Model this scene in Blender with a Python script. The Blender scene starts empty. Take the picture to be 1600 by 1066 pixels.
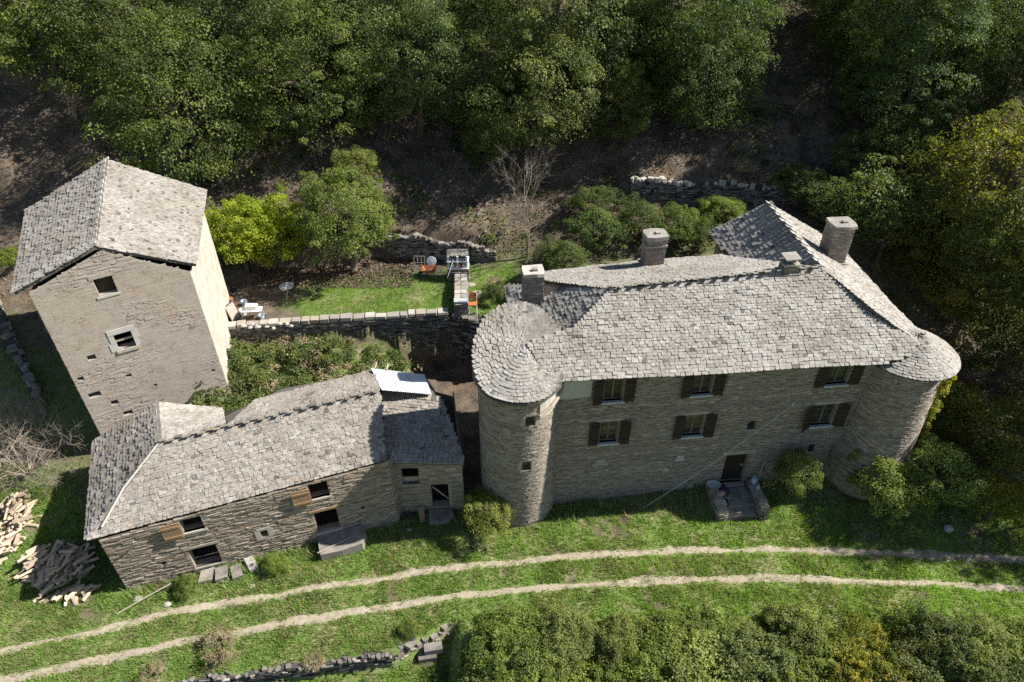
import bpy, math, random
import numpy as np
from mathutils import Vector, Matrix

scene = bpy.context.scene
COL = scene.collection
RAD = math.radians
rng = np.random.default_rng(7)
random.seed(7)

# ------------------------------------------------------------------ camera
CAM_H = 26.0
PITCH = RAD(37.0)
FPX = 1067.0                       # focal length in pixels of the 1600 px wide photograph
cam_d = bpy.data.cameras.new('camera')
cam_d.sensor_width = 36.0
cam_d.lens = 36.0 * FPX / 1600.0
cam_d.clip_start = 0.5
cam_d.clip_end = 3000
cam = bpy.data.objects.new('camera', cam_d)
COL.objects.link(cam)
cam.location = (0, 0, CAM_H)
cam.rotation_euler = (math.pi / 2 - PITCH, 0, 0)
scene.camera = cam

# ------------------------------------------------------------------ sky, sun, exposure
SUN_EL, SUN_AZ = RAD(42.0), RAD(8.0)          # azimuth from +X towards +Y
sun_dir = Vector((math.cos(SUN_EL) * math.cos(SUN_AZ), math.cos(SUN_EL) * math.sin(SUN_AZ), math.sin(SUN_EL)))
world = bpy.data.worlds.new('World')
scene.world = world
world.use_nodes = True
wn = world.node_tree
wn.nodes.clear()
w_out = wn.nodes.new('ShaderNodeOutputWorld')
w_bg = wn.nodes.new('ShaderNodeBackground')
w_sky = wn.nodes.new('ShaderNodeTexSky')
w_sky.sky_type = 'NISHITA'
w_sky.sun_disc = False
w_sky.sun_elevation = SUN_EL
w_sky.sun_rotation = math.pi / 2 - SUN_AZ
w_sky.altitude = 600
w_bg.inputs['Strength'].default_value = 0.056
wn.links.new(w_sky.outputs[0], w_bg.inputs['Color'])
wn.links.new(w_bg.outputs[0], w_out.inputs['Surface'])
sun_l = bpy.data.lights.new('sun', 'SUN')
sun_l.energy = 5.0
sun_l.angle = RAD(0.53)
sun_l.color = (1.0, 0.955, 0.88)
sun_o = bpy.data.objects.new('sun', sun_l)
COL.objects.link(sun_o)
sun_o.location = (60, 8, 60)
sun_o.rotation_euler = sun_dir.to_track_quat('Z', 'Y').to_euler()
scene.view_settings.view_transform = 'Standard'
scene.view_settings.look = 'None'
scene.view_settings.exposure = 1.0
scene.view_settings.gamma = 1.0
scene.view_settings.use_curve_mapping = False
scene.render.engine = 'CYCLES'
scene.cycles.use_denoising = False
scene.cycles.max_bounces = 6
scene.cycles.transparent_max_bounces = 4

# ------------------------------------------------------------------ survey helpers (photograph point + known height -> place)
def ray(px, py):
    u = (px - 800) / FPX
    v = (533 - py) / FPX
    return np.array([u, math.cos(PITCH) + v * math.sin(PITCH), -math.sin(PITCH) + v * math.cos(PITCH)])
def bp(px, py, z=0.0):
    r = ray(px, py)
    t = (z - CAM_H) / r[2]
    return np.array([r[0] * t, r[1] * t, z])
def rayplane(px, py, p0, n):
    r = ray(px, py)
    o = np.array([0, 0, CAM_H])
    t = np.dot(np.asarray(p0) - o, n) / np.dot(r, n)
    return o + r * t
def sstep(a, b, x):
    t = np.clip((np.asarray(x, float) - a) / (b - a), 0, 1)
    return t * t * (3 - 2 * t)
def unit(v):
    v = np.asarray(v, float)
    return v / np.linalg.norm(v)

# smooth value noise, used for terrain and crowns
_perm = np.random.default_rng(3).random((64, 64))
def vnoise(x, y):
    x = np.asarray(x, float); y = np.asarray(y, float)
    xi = np.floor(x).astype(int); yi = np.floor(y).astype(int)
    fx = x - xi; fy = y - yi
    fx = fx * fx * (3 - 2 * fx); fy = fy * fy * (3 - 2 * fy)
    g = lambda i, j: _perm[i % 64, j % 64]
    return (g(xi, yi) * (1 - fx) + g(xi + 1, yi) * fx) * (1 - fy) + (g(xi, yi + 1) * (1 - fx) + g(xi + 1, yi + 1) * fx) * fy

# ------------------------------------------------------------------ object helpers
WLOC = {}
def tag(o, label=None, cat=None, group=None, kind=None):
    if label: o['label'] = label
    if cat: o['category'] = cat
    if group: o['group'] = group
    if kind: o['kind'] = kind
    return o
def set_parent(o, parent):
    o.parent = parent
    if parent is not None:
        o.matrix_parent_inverse = Matrix.Translation(-Vector(WLOC[parent.name]))
def empty(name, loc):
    o = bpy.data.objects.new(name, None)
    o.empty_display_size = 0.3
    COL.objects.link(o)
    o.location = [float(c) for c in loc]
    WLOC[o.name] = tuple(float(c) for c in loc)
    return o
def raw_mesh(name, V, F, mats, rnd=None, smooth=False, midx=None):
    V = np.asarray(V, dtype=np.float32)
    me = bpy.data.meshes.new(name)
    if isinstance(F, np.ndarray):
        n, k = F.shape
        me.vertices.add(len(V)); me.vertices.foreach_set('co', V.ravel())
        me.loops.add(n * k); me.loops.foreach_set('vertex_index', F.astype(np.int32).ravel())
        me.polygons.add(n)
        me.polygons.foreach_set('loop_start', np.arange(0, n * k, k, dtype=np.int32))
        me.polygons.foreach_set('loop_total', np.full(n, k, dtype=np.int32))
    else:
        me.from_pydata([tuple(map(float, v)) for v in V], [], [tuple(int(i) for i in f) for f in F])
    if not isinstance(mats, (list, tuple)): mats = [mats]
    for m in mats: me.materials.append(m)
    if midx is not None:
        me.polygons.foreach_set('material_index', np.asarray(midx, dtype=np.int32))
    if rnd is not None:
        at = me.attributes.new('rnd', 'FLOAT', 'FACE')
        at.data.foreach_set('value', np.asarray(rnd, dtype=np.float32))
    me.polygons.foreach_set('use_smooth', np.full(len(me.polygons), bool(smooth)))
    me.update(calc_edges=True)
    return me
def mob(name, V, F, mats, parent=None, rnd=None, smooth=False, midx=None):
    """one mesh object with its origin at its own foot"""
    V = np.asarray(V, dtype=float)
    c = np.array([(V[:, 0].min() + V[:, 0].max()) / 2, (V[:, 1].min() + V[:, 1].max()) / 2, V[:, 2].min()])
    me = raw_mesh(name, V - c, F, mats, rnd, smooth, midx)
    o = bpy.data.objects.new(name, me)
    COL.objects.link(o)
    o.location = c
    WLOC[o.name] = tuple(c)
    set_parent(o, parent)
    return o
class MB:
    """collects simple solids into one mesh"""
    def __init__(s): s.V = []; s.F = []; s.n = 0
    def add(s, V, F):
        V = np.asarray(V, float)
        s.V.append(V); s.F += [tuple(i + s.n for i in f) for f in F]; s.n += len(V)
        return s
    def obox(s, c, ax, ay, az):
        """box: centre and three half-axis vectors"""
        c, ax, ay, az = [np.asarray(q, float) for q in (c, ax, ay, az)]
        V = [c + sx * ax + sy * ay + sz * az for sz in (-1, 1) for sy in (-1, 1) for sx in (-1, 1)]
        return s.add(V, [(0, 2, 3, 1), (4, 5, 7, 6), (0, 1, 5, 4), (2, 6, 7, 3), (0, 4, 6, 2), (1, 3, 7, 5)])
    def tube(s, pts, rad, k=7, cap=True):
        pts = [np.asarray(p, float) for p in pts]
        V = []; F = []
        n = len(pts)
        for i, p in enumerate(pts):
            d = unit(pts[min(i + 1, n - 1)] - pts[max(i - 1, 0)])
            a = np.cross(d, [0, 0, 1.0]) if abs(d[2]) < .9 else np.cross(d, [1.0, 0, 0])
            a = unit(a); b = np.cross(d, a)
            r = rad[i] if hasattr(rad, '__len__') else rad
            for j in range(k):
                t = 2 * math.pi * j / k
                V.append(p + r * (math.cos(t) * a + math.sin(t) * b))
        for i in range(n - 1):
            for j in range(k):
                j2 = (j + 1) % k
                F.append((i * k + j, i * k + j2, (i + 1) * k + j2, (i + 1) * k + j))
        if cap:
            F.append(tuple(range(k))[::-1]); F.append(tuple((n - 1) * k + j for j in range(k)))
        return s.add(V, F)
    def lathe(s, c, prof, k=16, sx=1, sy=1, a=None):
        """prof: (radius, height) pairs round the vertical through c"""
        V = []; F = []
        for (r, z) in prof:
            for j in range(k):
                t = 2 * math.pi * j / k
                V.append((c[0] + sx * r * math.cos(t), c[1] + sy * r * math.sin(t), c[2] + z))
        for i in range(len(prof) - 1):
            for j in range(k):
                j2 = (j + 1) % k
                F.append((i * k + j, i * k + j2, (i + 1) * k + j2, (i + 1) * k + j))
        F.append(tuple(range(k))[::-1]); F.append(tuple((len(prof) - 1) * k + j for j in range(k)))
        return s.add(V, F)
    def build(s, name, mat, parent=None, smooth=False):
        return mob(name, np.concatenate(s.V), s.F, mat, parent, smooth=smooth)

# ------------------------------------------------------------------ materials
class NT:
    def __init__(s, name):
        s.m = bpy.data.materials.new(name); s.m.use_nodes = True
        s.t = s.m.node_tree; s.t.nodes.clear()
        s.out = s.n('OutputMaterial'); s.b = s.n('BsdfPrincipled')
        s.l(s.b.outputs[0], s.out.inputs['Surface'])
    def n(s, t, **kw):
        nd = s.t.nodes.new('ShaderNode' + t)
        for k, v in kw.items(): setattr(nd, k, v)
        return nd
    def l(s, a, b): s.t.links.new(a, b)
    def val(s, sock, v):
        if isinstance(v, bpy.types.NodeSocket): s.l(v, sock)
        else: sock.default_value = v
    def coord(s):
        return s.n('TexCoord').outputs['Object']
    def pos(s):
        return s.n('NewGeometry').outputs['Position']
    def noise(s, scale, detail=4, rough=.55, vec=None, dist=0):
        nd = s.n('TexNoise'); nd.inputs['Scale'].default_value = scale; nd.inputs['Detail'].default_value = detail
        nd.inputs['Roughness'].default_value = rough; nd.inputs['Distortion'].default_value = dist
        s.l(vec if vec is not None else s.pos(), nd.inputs['Vector'])
        return nd.outputs['Fac']
    def ramp(s, fac, stops, interp='LINEAR'):
        nd = s.n('ValToRGB'); nd.color_ramp.interpolation = interp
        e = nd.color_ramp.elements
        while len(e) < len(stops): e.new(0.5)
        for el, (p, c) in zip(e, stops):
            el.position = p
            el.color = (c[0], c[1], c[2], 1) if hasattr(c, '__len__') else (c, c, c, 1)
        s.l(fac, nd.inputs['Fac'])
        return nd.outputs['Color']
    def math(s, op, a, b=0.5, clamp=False):
        nd = s.n('Math', operation=op); nd.use_clamp = clamp
        s.val(nd.inputs[0], a); s.val(nd.inputs[1], b)
        return nd.outputs[0]
    def mix(s, fac, a, b, mode='MIX'):
        nd = s.n('Mix', data_type='RGBA', blend_type=mode)
        s.val(nd.inputs[0], fac)
        for sock, v in ((nd.inputs[6], a), (nd.inputs[7], b)):
            if isinstance(v, bpy.types.NodeSocket): s.l(v, sock)
            else: sock.default_value = (v[0], v[1], v[2], 1)
        return nd.outputs[2]
    def rnd(s):
        """one random number per piece: face attribute of joined pieces plus the object's own"""
        a = s.n('Attribute'); a.attribute_name = 'rnd'
        o = s.n('ObjectInfo')
        return s.math('FRACT', s.math('ADD', a.outputs['Fac'], o.outputs['Random']), 0)
    def bump(s, h, strength=.4, dist=.02):
        nd = s.n('Bump'); nd.inputs['Strength'].default_value = strength; nd.inputs['Distance'].default_value = dist
        s.l(h, nd.inputs['Height']); s.l(nd.outputs[0], s.b.inputs['Normal'])
    def done(s, col, rough=.85, spec=.3):
        s.val(s.b.inputs['Base Color'], col if isinstance(col, bpy.types.NodeSocket) else (*col, 1))
        s.val(s.b.inputs['Roughness'], rough)
        s.b.inputs['Specular IOR Level'].default_value = spec
        return s.m
def plain(name, col, rough=.7, var=.25, scale=6, spec=.3, metal=0):
    t = NT(name)
    f = t.noise(scale, 5)
    c = t.mix(f, [k * (1 - var) for k in col], [min(1, k * (1 + var)) for k in col])
    t.b.inputs['Metallic'].default_value = metal
    t.bump(t.noise(scale * 6, 3), .2, .01)
    return t.done(c, rough, spec)
def stone_mat(name, stops, mortar, cover, blot=.35, tint=(1, 1, 1), streak=.6):
    """coursed schist: per-stone colour, thin bedding streaks, mortar smeared over it in patches"""
    t = NT(name)
    c = t.ramp(t.rnd(), stops)
    g = t.noise(14, 5, .7)
    c = t.mix(.5, c, t.ramp(g, [(.25, .55), (.75, 1.2)]), 'MULTIPLY')
    vm = t.n('VectorMath', operation='MULTIPLY'); t.l(t.pos(), vm.inputs[0]); vm.inputs[1].default_value = (2.2, 2.2, 24)
    st = t.noise(1.0, 4, .6, vm.outputs[0])
    c = t.mix(streak, c, t.ramp(st, [(.34, .45), (.5, 1.0), (.66, 1.4)]), 'MULTIPLY')
    big = t.noise(.45, 4, .6)
    c = t.mix(t.ramp(big, [(.35, 0), (.7, blot)]), c, tint, 'MULTIPLY')
    rust = t.ramp(t.noise(1.1, 5, .65, dist=.4), [(.62, 0), (.72, .35)])
    c = t.mix(rust, c, t.mix(1, c, (1.25, .8, .6), 'MULTIPLY'))
    if cover > 0:
        p = t.noise(1.7, 6, .65)
        fine = t.noise(9, 4, .7)
        f = t.math('ADD', p, t.math('MULTIPLY', t.math('SUBTRACT', fine, .5), .7))
        f = t.ramp(f, [(max(0, .78 - cover), 0), (min(1, .95 - cover), .85)])
        m = t.mix(t.noise(3, 4), [k * .78 for k in mortar], mortar)
        c = t.mix(f, c, m)
    t.bump(t.noise(30, 4, .6), .25, .005)
    return t.done(c, .9, .2)
def slate_mat(name, stops, lichen=.3, warm=0.0):
    t = NT(name)
    r = t.rnd()
    c = t.ramp(r, stops)
    g = t.noise(9, 6, .72)
    c = t.mix(.8, c, t.ramp(g, [(.3, .55), (.5, 1.1), (.7, 1.5)]), 'MULTIPLY')
    lich = t.ramp(t.noise(5.5, 6, .75), [(.55, 0), (.68, 1)])
    c = t.mix(t.math('MULTIPLY', lich, lichen), c, (.46, .445, .41))
    stain = t.ramp(t.noise(.55, 5, .7), [(.40, 0), (.66, .65)])
    c = t.mix(stain, c, t.mix(1, c, (.62, .57, .50), 'MULTIPLY'))
    moss = t.ramp(t.noise(2.3, 6, .8), [(.6, 0), (.7, 1)])
    c = t.mix(t.math('MULTIPLY', moss, .5), c, (.095, .09, .065))
    t.bump(t.noise(20, 5, .7), .35, .012)
    return t.done(c, .82, .25)
def leaf_mat(name, c0, c1, c2, trans=.35, vary=True):
    t = NT(name)
    at_ = t.n('Attribute'); at_.attribute_name = 'rnd'
    c = t.ramp(at_.outputs['Fac'], [(0, c0), (.6, c1), (1, c2)])
    big = t.noise(.8, 3)
    c = t.mix(.7, c, t.ramp(big, [(.3, .6), (.7, 1.25)]), 'MULTIPLY')
    ob = t.n('ObjectInfo')
    if vary: c = t.mix(1, c, t.ramp(ob.outputs['Random'], [(0, (.85, .87, .78)), (.35, (1.05, 1.0, .9)), (.7, (1.25, 1.12, .78)), (1, (1.02, 1.08, .92))]), 'MULTIPLY')
    t.done(c, .55, .35)
    tr = t.n('BsdfTranslucent')
    t.l(t.mix(1, c, (1.5, 1.7, .7), 'MULTIPLY'), tr.inputs['Color'])
    ms = t.n('MixShader'); ms.inputs[0].default_value = trans
    t.l(t.b.outputs[0], ms.inputs[1]); t.l(tr.outputs[0], ms.inputs[2])
    t.l(ms.outputs[0], t.out.inputs['Surface'])
    return t.m

SL = [(0, (.10, .094, .084)), (.04, (.25, .235, .21)), (.4, (.292, .275, .248)), (.8, (.322, .304, .275)), (.97, (.37, .352, .322)), (1, (.30, .255, .205))]
M = {}
M['slate'] = slate_mat('lauze_slate', SL, .35)
M['slate_barn'] = slate_mat('lauze_barn', [(0, (.12, .108, .094)), (.05, (.245, .222, .194)), (.45, (.285, .26, .228)), (.85, (.315, .29, .256)), (.96, (.37, .345, .31)), (1, (.33, .255, .19))], .3)
M['slate_tower'] = slate_mat('lauze_tower', [(0, (.06, .056, .05)), (.05, (.205, .19, .168)), (.45, (.262, .244, .217)), (.95, (.295, .276, .248)), (1, (.28, .24, .20))], .45)
M['deck'] = plain('roof_bed', (.11, .10, .09), .95)
STN = [(0, (.18, .150, .120)), (.25, (.24, .203, .165)), (.6, (.29, .25, .206)), (.85, (.34, .297, .25)), (.96, (.44, .395, .34)), (1, (.36, .24, .16))]
M['stone'] = stone_mat('schist_manor', STN, (.34, .30, .25), .16)
M['stone_rt'] = stone_mat('schist_round_tower', STN, (.42, .37, .31), .28)
M['stone_barn'] = stone_mat('schist_barn', [(0, (.20, .163, .128)), (.25, (.30, .25, .20)), (.55, (.37, .315, .257)), (.8, (.43, .375, .312)), (.92, (.52, .465, .40)), (1, (.43, .27, .17))], (.40, .34, .28), .16, .35, (1, .9, .82), .5)
M['stone_tower'] = stone_mat('schist_tower', [(0, (.22, .182, .148)), (.3, (.29, .245, .202)), (.65, (.335, .288, .24)), (.93, (.39, .345, .295)), (1, (.36, .25, .18))], (.42, .375, .325), .46, .8, (1, .84, .78), .35)
M['stone_dry'] = stone_mat('schist_dry_wall', [(0, (.05, .048, .045)), (.4, (.13, .125, .115)), (.8, (.24, .225, .205)), (1, (.40, .38, .35))], (.3, .28, .25), 0)
M['mortar'] = plain('wall_bed', (.26, .212, .163), .95, .3, 8)
M['mortar_dark'] = plain('wall_bed_dark', (.07, .065, .06), .95, .3, 8)
M['render'] = plain('lime_render', (.52, .47, .40), .9, .18, 1.8)
M['plaster'] = plain('grey_plaster', (.42, .41, .38), .9, .12, 2)
M['cut_stone'] = plain('cut_stone', (.33, .295, .25), .85, .3, 5)
M['pale_stone'] = plain('pale_stone', (.43, .40, .35), .85, .25, 5)
M['slab'] = slate_mat('stone_slab', [(0, (.20, .185, .165)), (.5, (.26, .24, .215)), (1, (.32, .295, .26))], .35)
M['shutter'] = plain('dark_wood', (.032, .023, .018), .7, .35, 9)
M['oldwood'] = plain('weathered_wood', (.30, .19, .11), .8, .4, 9)
M['greywood'] = plain('grey_wood', (.36, .31, .26), .85, .3, 9)
M['frame'] = plain('window_frame', (.16, .12, .09), .6, .2)
M['sill'] = plain('painted_sill', (.38, .40, .42), .7, .2)
M['white'] = plain('white_plastic', (.75, .75, .74), .5, .06)
M['metal'] = plain('galvanised', (.55, .57, .60), .45, .15, 5, .5, .3)
M['sheet'] = plain('white_sheet', (.66, .70, .74), .45, .10, 2, .5)
M['orange'] = plain('orange_plastic', (.42, .15, .06), .5, .15)
M['rust'] = plain('rusty_metal', (.24, .12, .06), .8, .4)
M['black'] = plain('black_rubber', (.03, .03, .032), .7, .2)
M['navy'] = plain('navy_cloth', (.03, .04, .08), .9, .3)
M['pink'] = plain('pink_cloth', (.42, .24, .20), .9, .2)
M['blue'] = plain('pale_blue_plastic', (.42, .50, .60), .5, .1)
g = NT('window_glass'); g.done((.035, .04, .03), .06, .6); M['glass'] = g.m
M['bark'] = plain('bark', (.13, .105, .08), .95, .4, 7)
M['twig'] = plain('grey_twig', (.29, .24, .19), .9, .3, 6)
M['wood_cut'] = plain('split_wood', (.54, .43, .31), .85, .28, 5)
M['log_bark'] = plain('log_bark', (.31, .24, .18), .95, .4, 8)
M['cable'] = plain('cable', (.55, .54, .52), .6, .1)
M['oak'] = leaf_mat('oak_leaf', (.045, .070, .018), (.105, .15, .038), (.24, .285, .085), .34)
M['oak2'] = leaf_mat('grey_oak_leaf', (.048, .070, .025), (.112, .15, .052), (.24, .28, .11), .32)
M['bright'] = leaf_mat('bright_leaf', (.15, .20, .016), (.31, .36, .026), (.55, .52, .06), .48, False)
M['mid'] = leaf_mat('mid_leaf', (.075, .115, .022), (.165, .225, .046), (.33, .37, .10), .38)
M['autumn'] = leaf_mat('autumn_leaf', (.075, .095, .016), (.175, .185, .032), (.40, .34, .07), .4)
M['bramble'] = leaf_mat('bramble_leaf', (.055, .085, .022), (.11, .155, .035), (.25, .20, .08), .33, False)
M['olive'] = leaf_mat('olive_leaf', (.085, .115, .036), (.185, .225, .07), (.34, .37, .14), .36)
M['vine'] = leaf_mat('yellow_vine_leaf', (.14, .17, .015), (.33, .32, .02), (.42, .20, .03), .35, False)
M['red'] = leaf_mat('red_leaf', (.08, .02, .015), (.17, .04, .03), (.26, .10, .05), .3)
M['gtree'] = leaf_mat('garden_tree_leaf', (.08, .11, .026), (.17, .215, .05), (.32, .35, .10), .4, False)
M['pale_slate'] = slate_mat('pale_slate', [(0, (.30, .28, .25)), (.5, (.38, .36, .325)), (1, (.46, .44, .40))], .4)
M['grass'] = leaf_mat('grass_blade', (.12, .20, .05), (.23, .345, .085), (.45, .46, .22), .42, False)
M['drygrass'] = leaf_mat('dry_grass_blade', (.20, .155, .09), (.33, .26, .155), (.48, .40, .25), .25, False)

# ------------------------------------------------------------------ terrain
RUTX = np.array([-60, -30, -20.2, -10.8, 0, 11.5, 22.8, 35, 60.])
RUTY = np.array([2, 11.2, 14.25, 16.6, 18.4, 18.95, 18.4, 17.0, 13.0])
def rut_y(x):
    # smooth curve through the surveyed points
    x = np.asarray(x, float)
    acc = 0
    for d in (-3, -1.5, 0, 1.5, 3): acc = acc + np.interp(x + d, RUTX, RUTY)
    return acc / 5
def lowwall_y(x):
    return np.interp(x, [-30, -12.5, -8.6, -4.6, -2.9, -2.2], [10.9, 12.95, 13.6, 14.15, 15.15, 15.6])
PROF = {
    -34: ([10, 18, 23, 29, 35, 39, 48, 90], [0, 0, 1.4, 3.0, 4.6, 6.4, 11, 34]),
    -18: ([10, 18.5, 23, 29, 35, 39, 48, 90], [0, 0, 1.5, 3.4, 4.3, 6.2, 11, 34]),
    -14.5: ([10, 21, 24, 30.9, 31.1, 36.9, 37.2, 48, 90], [0, 0, 2.5, 2.7, 4.0, 4.2, 5.9, 11.3, 34]),
    -8: ([10, 21, 24.5, 30.9, 31.1, 37.3, 37.55, 48, 90], [0, 0, 2.2, 2.4, 4.0, 4.15, 5.9, 11.2, 34]),
    -5.5: ([10, 21, 27, 30.9, 31.1, 37.3, 37.55, 48, 90], [0, 0, .1, .2, 4.0, 4.15, 5.9, 11.2, 34]),
    -3.3: ([10, 21, 27, 30.9, 31.1, 37.2, 37.6, 48, 90], [0, 0, .1, .2, 3.9, 4.3, 5.9, 11.2, 34]),
    0: ([10, 21, 27, 30.4, 30.7, 36, 38, 48, 90], [0, 0, .2, .3, 3.6, 4.6, 5.6, 11.0, 34]),
    4: ([10, 21, 26.7, 27.0, 34, 38, 48, 90], [0, 0.1, .4, 4.4, 5.2, 6.2, 11.2, 34]),
    10: ([10, 19.2, 22, 26.7, 27.0, 34, 38, 48, 90], [0, 0, .45, .5, 4.4, 5.2, 6.5, 11.5, 34]),
    16: ([10, 19.2, 22, 28.5, 32, 36, 40, 48, 90], [0, 0, .5, .8, 4.4, 5.8, 7.3, 11.8, 34]),
    22: ([10, 18.5, 22, 28, 34, 40, 48, 90], [0, 0, .7, 2.6, 5.5, 8.2, 12.5, 35]),
    40: ([10, 18.5, 22, 28, 34, 40, 48, 90], [0, .2, 1.4, 4, 7.5, 10.5, 15, 38]),
}
PX = sorted(PROF)
UW0, UW1 = bp(985, 300, 7.3), bp(1262, 296, 7.6)      # upper dry wall on the hillside
def hz(x, y, rough=True):
    x, y = np.broadcast_arrays(np.asarray(x, float), np.asarray(y, float))
    yy = y - .1147 * (np.clip(x, -30, 20) + 10) * sstep(23, 28, y)
    cols = np.stack([np.interp(yy, *PROF[p]) for p in PX])
    xi = np.clip(np.interp(x, PX, np.arange(len(PX))), 0, len(PX) - 1.0001)
    i = xi.astype(int); f = xi - i
    sh = x.shape
    a = np.take_along_axis(cols, i[None], 0)[0]; b = np.take_along_axis(cols, i[None] + 1, 0)[0]
    z = a * (1 - f) + b * f
    # bench behind the upper dry wall
    t = (x - UW0[0]) / (UW1[0] - UW0[0])
    wl = UW0[1] + (UW1[1] - UW0[1]) * np.clip(t, 0, 1)
    z = z + 1.05 * sstep(.1, .35, y - wl) * (1 - sstep(2.5, 8, y - wl)) * sstep(-.15, .05, t) * (1 - sstep(.95, 1.1, t))
    # bank below the track
    d = rut_y(x) - 2.9 - y
    z = z - .42 * np.clip(d, 0, 60) * sstep(-4.5, 1.5, x) - .3 * np.clip(d - 1.2, 0, 60) * (1 - sstep(-4.5, 1.5, x)) * (d > 0) * .35
    dl = lowwall_y(x) - y
    z = z - .95 * sstep(.0, .22, dl) * (1 - sstep(-2.6, -2.0, x))
    z = z - .30 * sstep(9.7, 9.9, x) * (1 - sstep(11.5, 11.7, x)) * sstep(20.2, 20.5, y) * (1 - sstep(22.6, 22.9, y))
    if rough:
        far = sstep(38, 42, yy)
        z = z + (vnoise(x * .9, y * .9) - .5) * (.10 + .5 * far) + (vnoise(x * .33 + 9, y * .33) - .5) * 1.3 * far + (vnoise(x * 2.7, y * 2.7) - .5) * (.05 + .12 * far)
        # wheel ruts are pressed in a little
        for off in (0, -1.45):
            z = z - .05 * np.exp(-((y - rut_y(x) - off) / .28) ** 2)
    return z
def ground_hit(px, py, dz=0.0):
    r = ray(px, py)
    for t in np.arange(14, 120, .05):
        p = np.array([0, 0, CAM_H]) + r * t
        if p[2] - dz <= float(hz(p[0], p[1])): return p
    return p

def grassy(x, y):
    """1 = turf, 0 = bare earth and leaf litter"""
    x = np.asarray(x, float); y = np.asarray(y, float)
    n = vnoise(x * .8 + 5, y * .8) * .6 + vnoise(x * 2.3, y * 2.3 + 8) * .4
    yy = y - .1147 * (x + 10)
    front = 1 - sstep(20.5, 23, y)
    garden = sstep(31, 31.3, yy) * (1 - sstep(34.6, 36.2, yy + (n - .5) * 2)) * sstep(-13.5, -10.5, x + (n - .5) * 4) * (1 - sstep(-.5, 1, x))
    west = (1 - sstep(-19, -17, x)) * (1 - sstep(21, 23.5, y) * .75) * (1 - sstep(28, 34, y))
    mid = sstep(23, 25, y) * (1 - sstep(30.5, 31.2, yy)) * (1 - sstep(-7, -5, x)) * .7
    back = sstep(29, 31, y) * sstep(-3, 0, x) * (1 - sstep(36, 40, y)) * .35
    m = np.maximum.reduce([front, garden, west * .8, mid, back])
    m = m * sstep(.22, .46, n + .11)
    m = np.maximum(m, garden * sstep(.1, .3, n))
    m = m * (1 - ((y > 18.4 + .29 * (x + 16)) & (y < 22) & (x > -16.2) & (x < -2.6)))
    return np.clip(m, 0, 1)

def geo_axis(lo, hi, step, outlo, outhi):
    a = list(np.arange(lo, hi + 1e-6, step))
    s = step; v = lo; pre = []
    while v > outlo: s *= 1.35; v -= s; pre.append(v)
    s = step; v = hi; post = []
    while v < outhi: s *= 1.35; v += s; post.append(v)
    return np.array(pre[::-1] + a + post)
gx = geo_axis(-36, 36, .22, -420, 420)
gy = geo_axis(8, 62, .22, -420, 460)
GX, GY = np.meshgrid(gx, gy)
GZ = hz(GX, GY)
V = np.stack([GX.ravel(), GY.ravel(), GZ.ravel()], 1)
nx, ny = len(gx), len(gy)
ii = (np.arange(ny - 1)[:, None] * nx + np.arange(nx - 1)[None]).ravel()
F = np.stack([ii, ii + 1, ii + nx + 1, ii + nx], 1)
t = NT('ground')
a = t.n('Attribute'); a.attribute_name = 'grassy'
n1 = t.noise(1.1, 6, .65); n2 = t.noise(7, 5, .7)
earth = t.ramp(n1, [(.3, (.055, .042, .031)), (.5, (.11, .086, .064)), (.7, (.19, .15, .112))])
earth = t.mix(t.ramp(n2, [(.52, 0), (.7, .8)]), earth, (.22, .15, .095))
earth = t.mix(t.ramp(t.noise(16, 3), [(.6, 0), (.66, .9)]), earth, (.27, .235, .195))
turf = t.ramp(n2, [(.3, (.08, .13, .03)), (.55, (.15, .22, .055)), (.8, (.32, .30, .14))])
turf = t.mix(t.ramp(t.noise(.7, 5, .7), [(.46, 0), (.62, .85)]), turf, (.31, .26, .16))
c = t.mix(a.outputs['Fac'], earth, turf)
t.bump(t.noise(9, 6, .75), .9, .08)
ground_mat = t.done(c, .95, .1)
me = raw_mesh('ground', V, F, ground_mat, smooth=True)
at = me.attributes.new('grassy', 'FLOAT', 'POINT')
at.data.foreach_set('value', grassy(V[:, 0], V[:, 1]).astype(np.float32))
ground = bpy.data.objects.new('ground', me); COL.objects.link(ground)
tag(ground, 'grassy terrace and wooded hillside behind the stone buildings', kind='structure')

# the two wheel ruts of the farm track
t = NT('track_gravel')
c = t.ramp(t.noise(6, 6, .7), [(.3, (.22, .185, .13)), (.5, (.335, .285, .215)), (.75, (.43, .38, .30))])
c = t.mix(t.ramp(t.noise(26, 3), [(.58, 0), (.66, .7)]), c, (.46, .42, .35))
c = t.mix(t.ramp(t.noise(1.5, 5, .7), [(.58, 0), (.68, .6)]), c, (.15, .16, .06))
t.bump(t.noise(30, 4), .6, .03)
track_mat = t.done(c, .95, .1)
Vt = []; Ft = []
for off in (0, -1.45):
    xs = np.arange(-34, 34, .12)
    k = len(Vt)
    for i, x in enumerate(xs):
        yc = float(rut_y(x)) + off
        wob = (vnoise(x * .5 + off * 7, 3) - .5) * .2
        wl = .175 + .30 * (vnoise(x * .7, 11 + off) - .45) + .10 * (vnoise(x * 3, 15 + off) - .5); wr = .175 + .30 * (vnoise(x * .7, 31 + off) - .45) + .10 * (vnoise(x * 3, 35 + off) - .5)
        for q in (-1.15, -.6, 0, .6, 1.15):
            y = yc + wob + (q * wr if q > 0 else q * wl)
            Vt.append((x, y, float(hz(x, y)) + (.03 if abs(q) < 1 else -.02)))
        if i:
            b = k + i * 5
            Ft += [(b - 5 + j, b + j, b + j + 1, b - 4 + j) for j in range(4)]
trk = mob('track', Vt, Ft, track_mat, smooth=True)
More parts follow.
